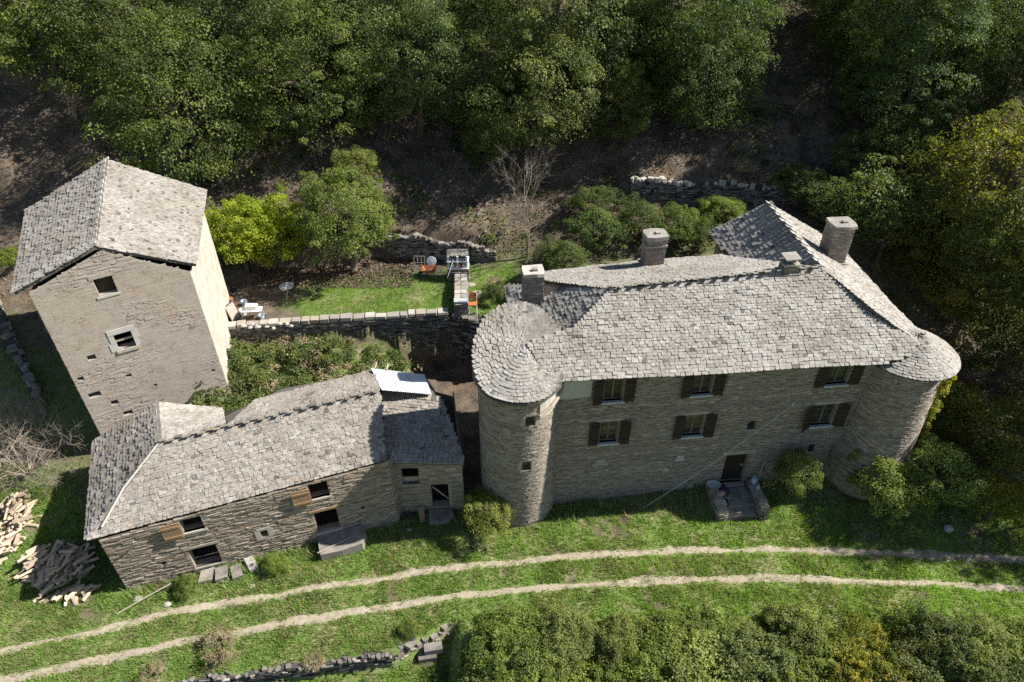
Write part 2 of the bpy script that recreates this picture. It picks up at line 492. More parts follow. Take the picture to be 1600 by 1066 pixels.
tag(trk, 'two pale gravel wheel ruts of the farm track', kind='structure')

# ------------------------------------------------------------------ masonry and roofing engines
def plane_P(A, B):
    """vertical wall from A to B (outside on the right-hand side when walking A->B)"""
    A = np.asarray(A[:2], float); B = np.asarray(B[:2], float)
    d = unit(B - A); n = np.array([d[1], -d[0]])
    def P(u, z, off):
        u = np.asarray(u, float); z = np.asarray(z, float); off = np.asarray(off, float)
        return np.stack([A[0] + d[0] * u + n[0] * off, A[1] + d[1] * u + n[1] * off, z + 0 * u], -1)
    P.L = float(np.linalg.norm(B - A)); P.d = d; P.n = n; P.A = A
    return P
def cyl_P(c, r, a0, taper=0.0):
    """round wall; u is arc length from angle a0, increasing anticlockwise"""
    def P(u, z, off):
        u = np.asarray(u, float); z = np.asarray(z, float)
        t = a0 + u / r
        rr = r + off + taper * (4 - z)
        return np.stack([c[0] + rr * np.cos(t), c[1] + rr * np.sin(t), z + 0 * t], -1)
    P.r = r; P.a0 = a0; P.c = c
    return P
def masonry(P, u0, u1, base, top, openings=(), ch=(.06, .13), ln=(.18, .55), proud=(.0, .045), gap=.010, seed=0, lift=.004, prf=None):
    """coursed stones as 5-sided blocks; returns V, F(quads), rnd"""
    r = np.random.default_rng(seed)
    zlo = min(base(u) for u in np.linspace(u0, u1, 9)); zhi = max(top(u) for u in np.linspace(u0, u1, 33))
    S = []
    z = zlo
    while z < zhi:
        h = r.uniform(*ch)
        u = u0 - r.uniform(0, ln[1])
        wav = r.uniform(0, 6); crs = r.random()
        while u < u1:
            l = r.uniform(*ln) * (1.0 if h > .08 else .8)
            a, b = max(u, u0), min(u + l, u1)
            u += l
            if b - a < .05: continue
            m = (a + b) / 2
            dz = .03 * math.sin(m * .5) + .015 * math.sin(m * 1.3 + 1)
            if z + dz + h > top(m) or z + dz + h < base(m): continue
            segs = [(a, b)]
            for (oa, ob, oz0, oz1) in openings:
                if z + dz + h > oz0 + .01 and z + dz < oz1 - .01:
                    nsegs = []
                    for (sa, sb) in segs:
                        if sb <= oa or sa >= ob: nsegs.append((sa, sb)); continue
                        if sa < oa: nsegs.append((sa, oa))
                        if sb > ob: nsegs.append((ob, sb))
                    segs = nsegs
            for (sa, sb) in segs:
                if sb - sa > .04: S.append((sa, sb, z + dz, z + dz + h, crs))
        z += h
    S = np.array(S); n = len(S)
    g = gap * .5
    ua, ub, za, zb = S[:, 0] + g, S[:, 1] - g, S[:, 2] + g, S[:, 3] - g
    pr = r.uniform(proud[0], proud[1], n)
    if prf is not None: pr = pr * prf((S[:, 0] + S[:, 1]) / 2, S[:, 2])
    pr = pr + lift
    C = []
    for (uu, zz) in ((ua, za), (ub, za), (ub, zb), (ua, zb)):
        C.append(P(uu, zz, np.full(n, -.03)))
    for (uu, zz) in ((ua, za), (ub, za), (ub, zb), (ua, zb)):
        j = r.uniform(-1, 1, n) * (.0004 + .15 * (proud[1] - proud[0])) * (1 if prf is None else prf((S[:, 0] + S[:, 1]) / 2, S[:, 2]))
        C.append(P(uu + r.uniform(-.008, .008, n), zz + r.uniform(-.008, .008, n), pr + j))
    V = np.stack(C, 1).reshape(-1, 3)
    q = np.array([[4, 5, 6, 7], [0, 1, 5, 4], [1, 2, 6, 5], [2, 3, 7, 6], [3, 0, 4, 7]])
    F = (np.arange(n)[:, None, None] * 8 + q[None]).reshape(-1, 4)
    rn = np.repeat(np.clip(.4 * S[:, 4] + .6 * r.random(n), 0, .999), 5)
    return V, F, rn
def wall_core(P, us, base, top, openings=(), depth=.4, seg=None):
    """solid wall sheet with real openings and reveals"""
    br = set(us)
    for o in openings: br |= {o[0], o[1]}
    if seg:
        br |= set(np.arange(min(us), max(us), seg))
    br = sorted(br)
    zb = sorted({o[2] for o in openings} | {o[3] for o in openings})
    V = []; F = []
    def quad(pts):
        k = len(V); V.extend([p.tolist() for p in pts]); F.append((k, k + 1, k + 2, k + 3))
    for a, b in zip(br[:-1], br[1:]):
        if b - a < 1e-4: continue
        m = (a + b) / 2
        lv = [None] + [z for z in zb if base(m) + .01 < z < min(top(a), top(b)) - .01] + [None]
        for i in range(len(lv) - 1):
            z0a = base(a) if lv[i] is None else lv[i]; z0b = base(b) if lv[i] is None else lv[i]
            z1a = top(a) if lv[i + 1] is None else lv[i + 1]; z1b = top(b) if lv[i + 1] is None else lv[i + 1]
            zm = (z0a + z1a) / 2
            if any(o[0] - 1e-6 < m < o[1] + 1e-6 and o[2] < zm < o[3] for o in openings): continue
            quad([P(a, z0a, 0.), P(b, z0b, 0.), P(b, z1b, 0.), P(a, z1a, 0.)])
    for (a, b, z0, z1) in openings:
        quad([P(a, z0, 0.), P(a, z0, -depth), P(a, z1, -depth), P(a, z1, 0.)])
        quad([P(b, z0, -depth), P(b, z0, 0.), P(b, z1, 0.), P(b, z1, -depth)])
        quad([P(a, z1, 0.), P(a, z1, -depth), P(b, z1, -depth), P(b, z1, 0.)])
        quad([P(a, z0, -depth), P(a, z0, 0.), P(b, z0, 0.), P(b, z0, -depth)])
    return np.array(V), F
class Joined:
    def __init__(s): s.V = []; s.F = []; s.R = []; s.n = 0
    def add(s, V, F, R):
        s.V.append(V); s.F.append(F + s.n); s.R.append(R); s.n += len(V)
    def build(s, name, mat, parent, kind='stuff'):
        o = mob(name, np.concatenate(s.V), np.concatenate(s.F), mat, parent, rnd=np.concatenate(s.R))
        if kind: o['kind'] = kind
        return o
def join_plain(parts):
    V = []; F = []; n = 0
    for v, f in parts:
        V.append(v); F += [tuple(i + n for i in q) for q in f]; n += len(v)
    return np.concatenate(V), F

# slate shapes, shared by all roofs: x across, y up the slope, z out of the roof
SLATE_SHAPES = []
_r = np.random.default_rng(12)
for k in range(10):
    j = lambda a: _r.uniform(-a, a)
    cl, cr = _r.uniform(.0, .14), _r.uniform(.0, .14)
    low = [(-.5 + j(.04), -.5 + cl), (-.5 + .16 + j(.05), -.5 + j(.05)), (.5 - .16 + j(.05), -.5 + j(.05)), (.5 + j(.04), -.5 + cr)]
    outl = low + [(.5, .5), (-.5, .5)]
    Vs = [(x, y, 0) for x, y in outl] + [(x * .97, y * .985, 1 + j(.25)) for x, y in outl]
    Fs = [tuple(range(6, 12))] + [(i, (i + 1) % 6, 6 + (i + 1) % 6, 6 + i) for i in (0, 1, 2, 3, 5)]
    SLATE_SHAPES.append((np.array(Vs), Fs))
def slate_meshes(mat):
    return [raw_mesh('slate', v, f, mat) for v, f in SLATE_SHAPES]
class Slates:
    def __init__(s, seed): s.r = np.random.default_rng(seed); s.it = []
    def put(s, c, right, up, n, w, L, th, skew=.022):
        r = s.r
        yaw = r.normal(0, skew)
        rt = unit(right * math.cos(yaw) + up * math.sin(yaw)); upv = np.cross(n, rt)
        tilt = -(1.5 * th / L + r.uniform(-.01, .02)); roll = r.normal(0, .02)
        upv = unit(upv * math.cos(tilt) + n * math.sin(tilt))
        rt = unit(rt + n * roll); nn = unit(np.cross(rt, upv))
        c = c + n * (th * 1.0 + r.uniform(0, .008))
        s.it.append((c, rt * w, upv * L, nn * th, int(r.integers(len(SLATE_SHAPES)))))
    def plane(s, poly, right, exp=.27, w=(.24, .52), th=.04, inset=.02, holes=None, spill=.12):
        """lay courses over a flat polygon, eave first"""
        poly = [np.asarray(p, float) for p in poly]
        right = unit(right)
        n = np.zeros(3)
        for i in range(len(poly)): n += np.cross(poly[i] - poly[0], poly[(i + 1) % len(poly)] - poly[0])
        n = unit(n); n = n if n[2] > 0 else -n
        right = unit(right - n * np.dot(n, right)); up = np.cross(n, right)
        if up[2] < 0: right = -right; up = -up
        o = poly[0]
        Q = np.array([[np.dot(p - o, right), np.dot(p - o, up)] for p in poly])
        u0, v0 = Q.min(0); u1, v1 = Q.max(0)
        def inside(a, b, m=0.0):
            c = False; j = len(Q) - 1
            for i in range(len(Q)):
                if (Q[i, 1] > b) != (Q[j, 1] > b) and a < (Q[j, 0] - Q[i, 0]) * (b - Q[i, 1]) / (Q[j, 1] - Q[i, 1]) + Q[i, 0]: c = not c
                j = i
            return c
        def spans(b):
            xs = []
            for i in range(len(Q)):
                p, q = Q[i], Q[(i + 1) % len(Q)]
                if (p[1] > b) != (q[1] > b): xs.append(p[0] + (q[0] - p[0]) * (b - p[1]) / (q[1] - p[1]))
            xs.sort()
            return list(zip(xs[::2], xs[1::2]))
        v = v0 - .04
        while v < v1:
            e = exp * s.r.uniform(.92, 1.1) * (1.15 if v < v0 + .5 else 1)
            L = e * 1.75
            drift = s.r.uniform(-.5, .5)
            for (ua, ub) in spans(min(max(v + e * .6, v0 + .01), v1 - .01)):
              u = ua - s.r.uniform(0, .05)
              while u < ub - .03:
                ww = s.r.uniform(*w) * (1.2 if v < v0 + .4 else 1)
                if u + ww > ub + .06: ww = ub + .06 - u
                m = u + ww / 2
                vv = v + .025 * math.sin(m * .7 + drift) + s.r.uniform(-.009, .009)
                if ww > .07:
                    pc = o + right * m + up * (vv + L / 2 - .06)
                    if holes is None or not holes(pc):
                        s.put(pc, right, up, n, ww - .012, L, th * s.r.uniform(.75, 1.5))
                u += ww
            v += e
    def cone(s, c, r, z0, apex, exp=.13, w=(.14, .28), th=.017, a0=0, a1=2 * math.pi, keep=None, zfun=None):
        ap = np.asarray(apex, float)
        sl = math.hypot(r, ap[2] - z0)
        rows = int(sl / exp)
        for i in range(rows):
            f = i / rows
            f2 = f + .9 / rows
            rad = r * (1 - f)
            a = a0 + s.r.uniform(0, .5)
            end = a + (a1 - a0)
            while a < end - .03 / max(rad, .2):
                ww = s.r.uniform(*w) * (1 if rad > .8 else .6)
                da = ww / max(rad, .18)
                m = a + da / 2
                cx = np.array([c[0], c[1], z0]) * (1 - f2) + ap * f2
                p = cx + (1 - f2) * r * np.array([math.cos(m), math.sin(m), 0])
                eave = np.array([c[0] + r * math.cos(m), c[1] + r * math.sin(m), z0])
                up = unit(ap - eave); rt = unit(np.array([-math.sin(m), math.cos(m), 0])); n = unit(np.cross(rt, up))
                rt = np.cross(up, n)
                if zfun:
                    p[2] = zfun(p[0], p[1]); h_ = .05
                    n = unit([-(zfun(p[0] + h_, p[1]) - zfun(p[0] - h_, p[1])) / (2 * h_), -(zfun(p[0], p[1] + h_) - zfun(p[0], p[1] - h_)) / (2 * h_), 1])
                    up = unit(up - n * np.dot(up, n)); rt = np.cross(up, n)
                if keep is None or keep(p): s.put(p, rt, up, n, ww - .01, exp * 1.75, th * s.r.uniform(.8, 1.4), .022)
                a += da
    def build(s, roof, mat, limit=300):
        cp = np.array([0, 0, CAM_H])
        order = sorted(range(len(s.it)), key=lambda i: np.linalg.norm(s.it[i][0] - cp))
        # those that show largest: area over distance squared
        order = sorted(range(len(s.it)), key=lambda i: -abs(np.dot(np.cross(s.it[i][1], s.it[i][2]), s.it[i][0] - cp)) / np.linalg.norm(s.it[i][0] - cp) ** 3)
        big = set(order[:limit])
        ms = slate_meshes(mat)
        inv = Matrix.Translation(-Vector(WLOC[roof.name]))
        Vj = []; Fj = []; R = []; n = 0
        for i, (c, a, b, d, k) in enumerate(s.it):
            if i in big:
                o = bpy.data.objects.new('slate', ms[k])
                COL.objects.link(o)
                o.parent = roof; o.matrix_parent_inverse = inv
                o.matrix_basis = Matrix(((a[0], b[0], d[0], c[0]), (a[1], b[1], d[1], c[1]), (a[2], b[2], d[2], c[2]), (0, 0, 0, 1)))
            else:
                v, f = SLATE_SHAPES[k]
                Vj.append(c + v[:, :1] * a + v[:, 1:2] * b + v[:, 2:] * d)
                Fj += [tuple(q + n for q in ff) for ff in f]
                R += [s.r.random()] * len(f)
                n += len(v)
        if Vj:
            o = mob('slate_courses', np.concatenate(Vj), Fj, mat, roof, rnd=R)
            o['kind'] = 'stuff'
def slab_poly(poly, th, drop=.0):
    """flat polygon given thickness downwards"""
    poly = [np.asarray(p, float) for p in poly]
    n = len(poly)
    V = [p - [0, 0, drop] for p in poly] + [p - [0, 0, drop + th] for p in poly]
    F = [tuple(range(n)), tuple(range(2 * n - 1, n - 1, -1))] + [(i, n + i, n + (i + 1) % n, (i + 1) % n) for i in range(n)]
    return np.array(V), F
def ridge_slates(parent, A, B, side, mat, step=.46, w=.2, sub='ridge_slate', seed=5):
    """row of lapped ridge slabs standing a little over the crest"""
    r = np.random.default_rng(seed)
    A = np.asarray(A, float); B = np.asarray(B, float)
    L = np.linalg.norm(B - A); d = (B - A) / L
    side = unit(side)
    k = int(L / step)
    for i in range(k):
        p = A + d * (i + .5) * L / k
        flip = 1 if i % 2 else -1
        m = MB()
        up = unit(np.array([0, 0, 1.0]) - d * d[2])
        sl = unit(side * 1.0 + up * -.55 * 1)
        nn = unit(np.cross(d, sl)); nn = nn if nn[2] > 0 else -nn
        m.obox(p + nn * (.045 if flip > 0 else .085) + up * r.uniform(.0, .03) - sl * (.10 if flip > 0 else -.02), d * (L / k * (.42 if flip > 0 else .50) + r.uniform(-.02, .02)), sl * (w + r.uniform(-.03, .03)), nn * .025)
        m.build(sub, mat, parent)

# ------------------------------------------------------------------ shared building bits
M['stone_block'] = stone_mat('rubble_block', [(0, (.15, .135, .118)), (.5, (.22, .20, .175)), (.9, (.29, .265, .235)), (1, (.36, .335, .30))], (.3, .28, .25), 0)
def plane3(a, b, c):
    a, b, c = [np.asarray(q, float) for q in (a, b, c)]
    m = unit(np.cross(b - a, c - a))
    return a, (m if m[2] > 0 else -m)
def pz(pl, x, y):
    a, m = pl
    return a[2] - (m[0] * (x - a[0]) + m[1] * (y - a[1])) / m[2]
def on(pl, x, y, dz=0): return np.array([x, y, pz(pl, x, y) + dz])
def wall_uz(P, px, py):
    q = rayplane(px, py, np.array([P.A[0], P.A[1], 0]), np.array([P.n[0], P.n[1], 0.]))
    return float(np.dot(q[:2] - P.A, P.d)), float(q[2])
def panel(P, u0, u1, z0, z1, off, th):
    """flat board against a wall: returns V, F"""
    V = [P(u, z, o) for o in (off, off + th) for (u, z) in ((u0, z0), (u1, z0), (u1, z1), (u0, z1))]
    return np.array(V), [(0, 3, 2, 1), (4, 5, 6, 7), (0, 1, 5, 4), (1, 2, 6, 5), (2, 3, 7, 6), (3, 0, 4, 7)]
def shutter(P, u0, u1, z0, z1, parent, mat, off=.075, boards=4, ledges=True, ajar=0.0, hinge=1):
    """boarded shutter folded back on the wall; ajar lifts its free edge off the wall"""
    m = MB()
    w = (u1 - u0) / boards
    def lift(u): return ajar * ((u - u0) if hinge < 0 else (u1 - u)) / (u1 - u0)
    def slab(ua, ub, za, zb, o, th):
        V = [P(u, z, o + lift(u) + d) for d in (0, th) for (u, z) in ((ua, za), (ub, za), (ub, zb), (ua, zb))]
        return np.array(V), [(0, 3, 2, 1), (4, 5, 6, 7), (0, 1, 5, 4), (1, 2, 6, 5), (2, 3, 7, 6), (3, 0, 4, 7)]
    for i in range(boards):
        m.add(*slab(u0 + i * w + .006, u0 + (i + 1) * w - .006, z0 + random.uniform(-.015, .015), z1 + random.uniform(-.015, .015), off, .035))
    o = m.build('shutter', mat, parent)
    if ledges:
        for f in (.2, .8):
            z = z0 + (z1 - z0) * f
            mob('ledge', *slab(u0 + .02, u1 - .02, z - .05, z + .05, off + .036, .025), mat, o)
    return o
def casement(P, u0, u1, z0, z1, parent, depth=.18):
    """timber window with two glazed leaves"""
    m = MB()
    f = .055
    um = (u0 + u1) / 2
    for (a, b, c, d) in ((u0, u0 + f, z0, z1), (u1 - f, u1, z0, z1), (u0 + f, u1 - f, z0, z0 + f), (u0 + f, u1 - f, z1 - f, z1), (um - .04, um + .04, z0 + f, z1 - f)):
        m.add(*panel(P, a, b, c, d, -depth, .05))
    for q in (.36, .68):
        z = z0 + (z1 - z0) * q
        m.add(*panel(P, u0 + f, um - .04, z - .012, z + .012, -depth + .004, .035)); m.add(*panel(P, um + .04, u1 - f, z - .012, z + .012, -depth + .004, .035))
    w = m.build('window', M['frame'], parent)
    for (a, b) in ((u0 + f, um - .04), (um + .04, u1 - f)):
        mob('pane', *panel(P, a, b, z0 + f, z1 - f, -depth + .012, .006), M['glass'], w)
    return w
def sill(P, u0, u1, z, parent, mat, proud=.12, h=.09, name='sill'):
    return mob(name, *panel(P, u0, u1, z - h, z, -.12, .12 + proud), mat, parent)
def surround(P, o, parent, mat, w=.14, proud=.03):
    """cut-stone blocks round an opening, each its own part"""
    u0, u1, z0, z1 = o
    mob('lintel', *panel(P, u0 - w, u1 + w, z1 + .005, z1 + w * 1.3, -.1, .1 + proud + .012), mat, parent)
    for k in range(2):
        a, b = z0 + (z1 - z0) * k / 2 + .006, z0 + (z1 - z0) * (k + 1) / 2 - .006
        q = w * (1 if k else 1.5); s = w * (1.4 if k else .9)
        mob('jamb_stone', *panel(P, u0 - q, u0 - .004, a, b, -.1, .1 + proud), mat, parent)
        mob('jamb_stone', *panel(P, u1 + .004, u1 + s, a, b, -.1, .1 + proud), mat, parent)

# ------------------------------------------------------------------ the manor
FE = np.array([math.cos(RAD(6.36)), math.sin(RAD(6.36))]); FN = np.array([-FE[1], FE[0]])
def FP(u, v, z=0.0):
    p = np.array([0, 21.2]) + u * FE + v * FN
    return np.array([p[0], p[1], z])
manor = empty('manor_house', FP(8, 3, .3))
tag(manor, 'long stone manor house with round corner towers and slate roof', 'house')
E1, E2 = FP(2.2, -.38, 8.2), FP(15.5, -.72, 8.2)
RL = bp(955, 452, 10.4)
PF = plane3(E1, E2, RL)
J = rayplane(1283, 418, *PF)
PK = np.array([12.75, 31.3, 11.0])
PR = plane3(J, PK, bp(1400, 480, 8.0))
PH = plane3(RL, bp(808, 510, 8.05), bp(790, 432, 8.4))
PB = plane3(RL, J, bp(930, 415, 8.8))
WC = np.array([10.3, 31.6, 9.3])
PW = plane3(J, PK, WC)
VAL = rayplane(1140, 402, *PB)
BLc = rayplane(790, 432, *PB)
lc, lr = (.30, 21.85), 1.95               # left round tower
rc, rr_ = (17.2, 23.5), 2.05              # right round tower
apL, apR = np.array([.57, 22.1, 8.98]), np.array([17.45, 23.3, 8.8])
Q1 = rayplane(897, 512, *PF)
T1 = on(PF, 17.2, 23.05)
hips = [rayplane(*p, *PF) for p in ((1330, 462), (1365, 495), (1400, 515))]
roofF = [FP(1.4, -.38, 8.2), E1, E2, FP(16.6, -.55, 8.2), T1, *hips[::-1], J, RL, Q1, on(PF, .6, 22.25), on(PF, *FP(1.25, .15)[:2])]
roofF[3] = on(PF, *roofF[3][:2]); roofF[0] = on(PF, *roofF[0][:2])
roofR = [PK, J] + [on(PR, h[0], h[1], 0) for h in hips] + [on(PR, 17.5, 23.3), on(PR, 18.4, 24.6), on(PR, 18.0, 25.6), on(PR, 17.75, 26.6), on(PR, 17.1, 31.9)]
roofB = [RL, J, VAL] + [rayplane(px_, py_, *PB) for px_, py_ in ((1128, 399), (1000, 409), (843, 426), (845, 438))]
roofH = [RL, BLc - [0, 0, pz(PB, *BLc[:2]) - pz(PH, *BLc[:2])], on(PH, .2, 24.95), on(PH, .45, 23.5), on(PH, *Q1[:2])]
roofW = [J, PK, WC, on(PW, 10.45, 30.2), on(PW, *rayplane(1145, 400, *PW)[:2])]
deck = join_plain([slab_poly(p, .12, d) for p, d in ((roofF, .03), (roofR, .02), (roofB, .035), (roofH, .03), (roofW, .03))])
mroof = mob('roof', *deck, M['deck'], manor)
m = MB()
def cone_deck(m, c, r, z0, ap, k=28):
    V = [(c[0] + r * math.cos(2 * math.pi * i / k), c[1] + r * math.sin(2 * math.pi * i / k), z0 - .03) for i in range(k)] + [tuple(ap - [0, 0, .04])] + [(c[0], c[1], z0 - .06)]
    F = [(i, (i + 1) % k, k) for i in range(k)] + [((i + 1) % k, i, k + 1) for i in range(k)]
    m.add(V, F)
def smax(a, b, k=.22): return (a + b + math.sqrt((a - b) ** 2 + k * k)) / 2 - k * .25
def cone_l(x, y):
    f = min(1.0, math.hypot(x - (lc[0] + (apL[0] - lc[0]) * .6), y - (lc[1] + (apL[1] - lc[1]) * .6)) / lr)
    return 8.0 + (apL[2] - 8.0) * (1 - f)
def zleft(x, y): return smax(smax(cone_l(x, y), pz(PF, x, y) - .03, .16), pz(PH, x, y) - .15)
V_ = [(lc[0], lc[1], zleft(*lc) - .05)]; F_ = []
for i in range(1, 9):
    for j in range(32):
        a_ = 2 * math.pi * j / 32; x_, y_ = lc[0] + lr * i / 8 * math.cos(a_), lc[1] + lr * i / 8 * math.sin(a_)
        V_.append((x_, y_, zleft(x_, y_) - .05))
        if i == 1: F_.append((0, 1 + j, 1 + (j + 1) % 32))
        else: F_.append((1 + (i - 2) * 32 + j, 1 + (i - 1) * 32 + j, 1 + (i - 1) * 32 + (j + 1) % 32, 1 + (i - 2) * 32 + (j + 1) % 32))
k_ = len(V_); V_ += [(v[0], v[1], min(v[2] - .1, 8.0 - .1)) for v in V_[-32:]]
F_ += [(k_ - 32 + j, k_ + j, k_ + (j + 1) % 32, k_ - 32 + (j + 1) % 32) for j in range(32)]
mob('turret_roof', V_, F_, M['deck'], manor)
m = MB(); cone_deck(m, rc, rr_, 7.75, apR); m.build('turret_roof', M['deck'], manor)
e_ = roofB[-1]
Vv = [e_ - [0, 0, .03], RL - [0, 0, .03], on(PH, RL[0], RL[1], -.05), on(PH, e_[0], e_[1], -.05)]
mob('verge_wall', np.array(Vv + [v + np.array([.03, .25, 0]) for v in Vv]), [(3, 2, 1, 0), (4, 5, 6, 7), (0, 1, 5, 4), (3, 7, 6, 2), (0, 4, 7, 3)], M['stone_rt'], manor)
S = Slates(21)
eF = unit(E2 - E1)
S.plane(roofF, eF, .13, (.14, .30), .017, holes=lambda p: math.hypot(p[0] - lc[0], p[1] - lc[1]) < lr and cone_l(p[0], p[1]) > pz(PF, p[0], p[1]) + .0)
S.plane(roofR, unit(PK - bp(1400, 480, 8.2)) * [0, 1, 0] + [0.001, 0, 0], .135, (.13, .27), .016)
S.plane(roofB, eF, .125, (.13, .25), .016)
S.plane(roofH, unit(roofH[2] - roofH[1]), .18, (.15, .29), .021)
S.plane(roofW, unit(WC - PK) * [0, 1, 0] - [.111, -.99, 0], .18, (.16, .3), .021)
S.cone(lc, lr, 8.0, apL, zfun=zleft, keep=lambda p: not (pz(PF, p[0], p[1]) > cone_l(p[0], p[1]) + .22 and p[0] > .85 and np.dot(p[:2] - [0, 21.2], FN) > -.3 and (Q1[0] - .75) * (p[1] - 22.1) - (Q1[1] - 22.1) * (p[0] - .75) < .05))
S.cone(rc, rr_, 7.75, apR, keep=lambda p: not ((pz(PF, p[0], p[1]) > p[2] + .12 and p[0] < 16.6 and p[1] > 22.4) or (pz(PR, p[0], p[1]) > p[2] + .12 and p[1] > 23.6 and p[0] < 18.2)))
S.build(mroof, M['slate'])
ridge_slates(mroof, RL + [0, 0, .02], J + [0, 0, .02], [FN[0], FN[1], 0], M['pale_slate'], .26, .15)
ridge_slates(mroof, J, PK, [1, .11, 0], M['pale_slate'], .28, .17, seed=8)
for ap in (np.array([apL[0], apL[1], zleft(apL[0], apL[1])]), apR):
    mm = MB(); mm.lathe(ap - [0, 0, .05], [(.22, 0), (.18, .05), (.08, .07)], 9); mm.build('finial_stone', M['slate'], mroof)

# walls
Pf = plane_P(FP(1.0, 0), FP(16.6, 0))
uf = lambda u: u - 1.0                                 # facade u measured from its left end
mtop = lambda u: 8.02
mbase = lambda u: -.3
wins = []
for uc, hw in ((4.3, .40), (8.16, .42), (14.25, .48)):
    wins.append((uf(uc - hw), uf(uc + hw), 6.5, 7.72)); wins.append((uf(uc - hw), uf(uc + hw), 4.02, 5.30))
door_o = (uf(10.12), uf(11.22), .55, 2.52)
small = [(uf(10.72), uf(11.12), 4.1, 4.6), (uf(14.1), uf(14.4), 2.3, 2.75)]
openF = wins + [door_o] + small
parts = [wall_core(Pf, [0, Pf.L], mbase, mtop, openF, .35)]
Pl = plane_P(FP(.95, 6.9), FP(.95, .8)); parts.append(wall_core(Pl, [0, Pl.L], mbase, lambda u: 7.95))
Pb = plane_P(FP(11.6, 6.9), FP(.95, 6.9)); parts.append(wall_core(Pb, [0, Pb.L], mbase, lambda u: 8.55))
Pw = plane_P(FP(11.65, 8.9), FP(11.65, 6.9)); parts.append(wall_core(Pw, [0, Pw.L], mbase, lambda u: 8.9))
Pg = plane_P(FP(17.2, 8.9), FP(11.65, 8.9)); parts.append(wall_core(Pg, [0, Pg.L * .6, Pg.L], mbase, lambda u: 8.2 + 2.2 * (u / Pg.L / .6 if u < Pg.L * .6 else 1 - (u / Pg.L - .6) / .4 * .7)))
Pr = plane_P(FP(17.2, 1.5), FP(17.2, 8.9)); parts.append(wall_core(Pr, [0, Pr.L], mbase, lambda u: 7.95))
mob('wall', *join_plain(parts), M['mortar'], manor)
jn = Joined()
jn.add(*masonry(Pf, 0, Pf.L, mbase, mtop, openF, (.035, .075), (.16, .5), (0, .034), seed=1))
jn.add(*masonry(Pl, 0, Pl.L, mbase, lambda u: 7.95, (), (.05, .1), (.16, .45), (0, .03), seed=2))
jn.add(*masonry(Pw, 0, Pw.L, lambda u: 4, lambda u: 8.9, (), (.05, .1), (.16, .45), (0, .03), seed=3))
jn.build('masonry', M['stone'], manor)
# round towers
for (c, r, a0, a1, top, taper, seed, mat, wl, nm) in (
        (lc, 1.72, 100, 385, 7.98, .0, 4, M['stone_rt'], [(-75, .21, 6.45, 6.95), (-79, .2, 3.85, 4.35)], 'left'),
        (rc, 1.78, 170, 430, 7.75, .045, 5, M['stone'], [(-118, .14, 2.1, 2.5)], 'right')):
    P = cyl_P(c, r, RAD(a0), taper)
    ops = []
    for (ad, hw, z0, z1) in wl:
        uc = r * (RAD(ad + 360 - a0)); ops.append((uc - hw, uc + hw, z0, z1))
    U = r * RAD(a1 - a0)
    tw = mob('tower_wall', *wall_core(P, [0, U], mbase, lambda u: top, ops, .3, seg=.18), M['mortar'], manor)
    jn = Joined(); jn.add(*masonry(P, 0, U, mbase, lambda u: top, ops, (.035, .07), (.14, .42), (0, .026), seed=seed)); jn.build('masonry', mat, tw)
    for o in ops:
        if o[1] - o[0] > .3:
            m = MB()
            for (a, b, cc, d) in ((o[0], o[0] + .04, o[2], o[3]), (o[1] - .04, o[1], o[2], o[3]), (o[0] + .04, o[1] - .04, o[2], o[2] + .04), (o[0] + .04, o[1] - .04, o[3] - .04, o[3])): m.add(*panel(P, a, b, cc, d, -.15, .04))
            w = m.build('window', M['frame'], manor); mob('pane', *panel(P, o[0] + .04, o[1] - .04, o[2] + .04, o[3] - .04, -.14, .006), M['glass'], w)
            mob('lintel', *panel(P, o[0] - .12, o[1] + .12, o[3] + .005, o[3] + .13, -.1, .14), M['cut_stone'], manor)
            sill(P, o[0] - .1, o[1] + .1, o[2], manor, M['cut_stone'], .05)
            for (a, b) in ((o[0] - .2, o[0] - .004), (o[1] + .004, o[1] + .15)): mob('jamb_stone', *panel(P, a, b, o[2] + .03, o[3] - .03, -.1, .135), M['cut_stone'], manor)
        else:
            mob('pane', *panel(P, o[0], o[1], o[2], o[3], -.2, .01), M['glass'], manor)
    if nm == 'left':
        # pale rendered strip and clay channel under the eave where tower meets facade
        V = []; F = []
        for i in range(9):
            t = RAD(-62 + 9.0 * i)
            zl = 7.05 + .5 * i / 8
            for (z, rad) in ((zl - .35, r + .055), (7.93, r + .055)): V.append((c[0] + rad * math.cos(t), c[1] + rad * math.sin(t), z))
            if i: F.append((2 * i - 2, 2 * i, 2 * i + 1, 2 * i - 1))
        V = np.array(V); k = len(V)
        Vb = V.copy(); Vb[:, :2] = (V[:, :2] - c) * (r / (r + .055)) + c
        F2 = F + [tuple(i + k for i in f[::-1]) for f in F] + [(2 * i, 2 * i + k, 2 * i + 2 + k, 2 * i + 2) for i in range(8)] + [(0, 1, 1 + k, k)]
        mob('render_patch', np.concatenate([V, Vb]), F2, M['render'], manor)
        m = MB()
        m.tube([np.array([c[0] + 1.86 * math.cos(RAD(d)), c[1] + 1.86 * math.sin(RAD(d)), z]) for d, z in ((-64, 6.98), (-45, 7.2), (-25, 7.42), (-8, 7.62))], .085, 8)
        m.build('drain_channel', M['greywood'], manor)
    else:
        m = MB()   # ledge where the foot of the tower thickens
        m.lathe((c[0], c[1], 0), [(2.18, -.2), (2.12, 2.6), (1.9, 2.95), (1.7, 3.0)], 28); m.build('tower_plinth', M['mortar'], manor)
        Pp = cyl_P(c, 2.13, RAD(170), .0); jn = Joined(); jn.add(*masonry(Pp, 0, 2.13 * RAD(260), mbase, lambda u: 2.6, (), (.04, .08), (.11, .32), (0, .03), seed=6)); jn.build('masonry', M['stone'], tw)
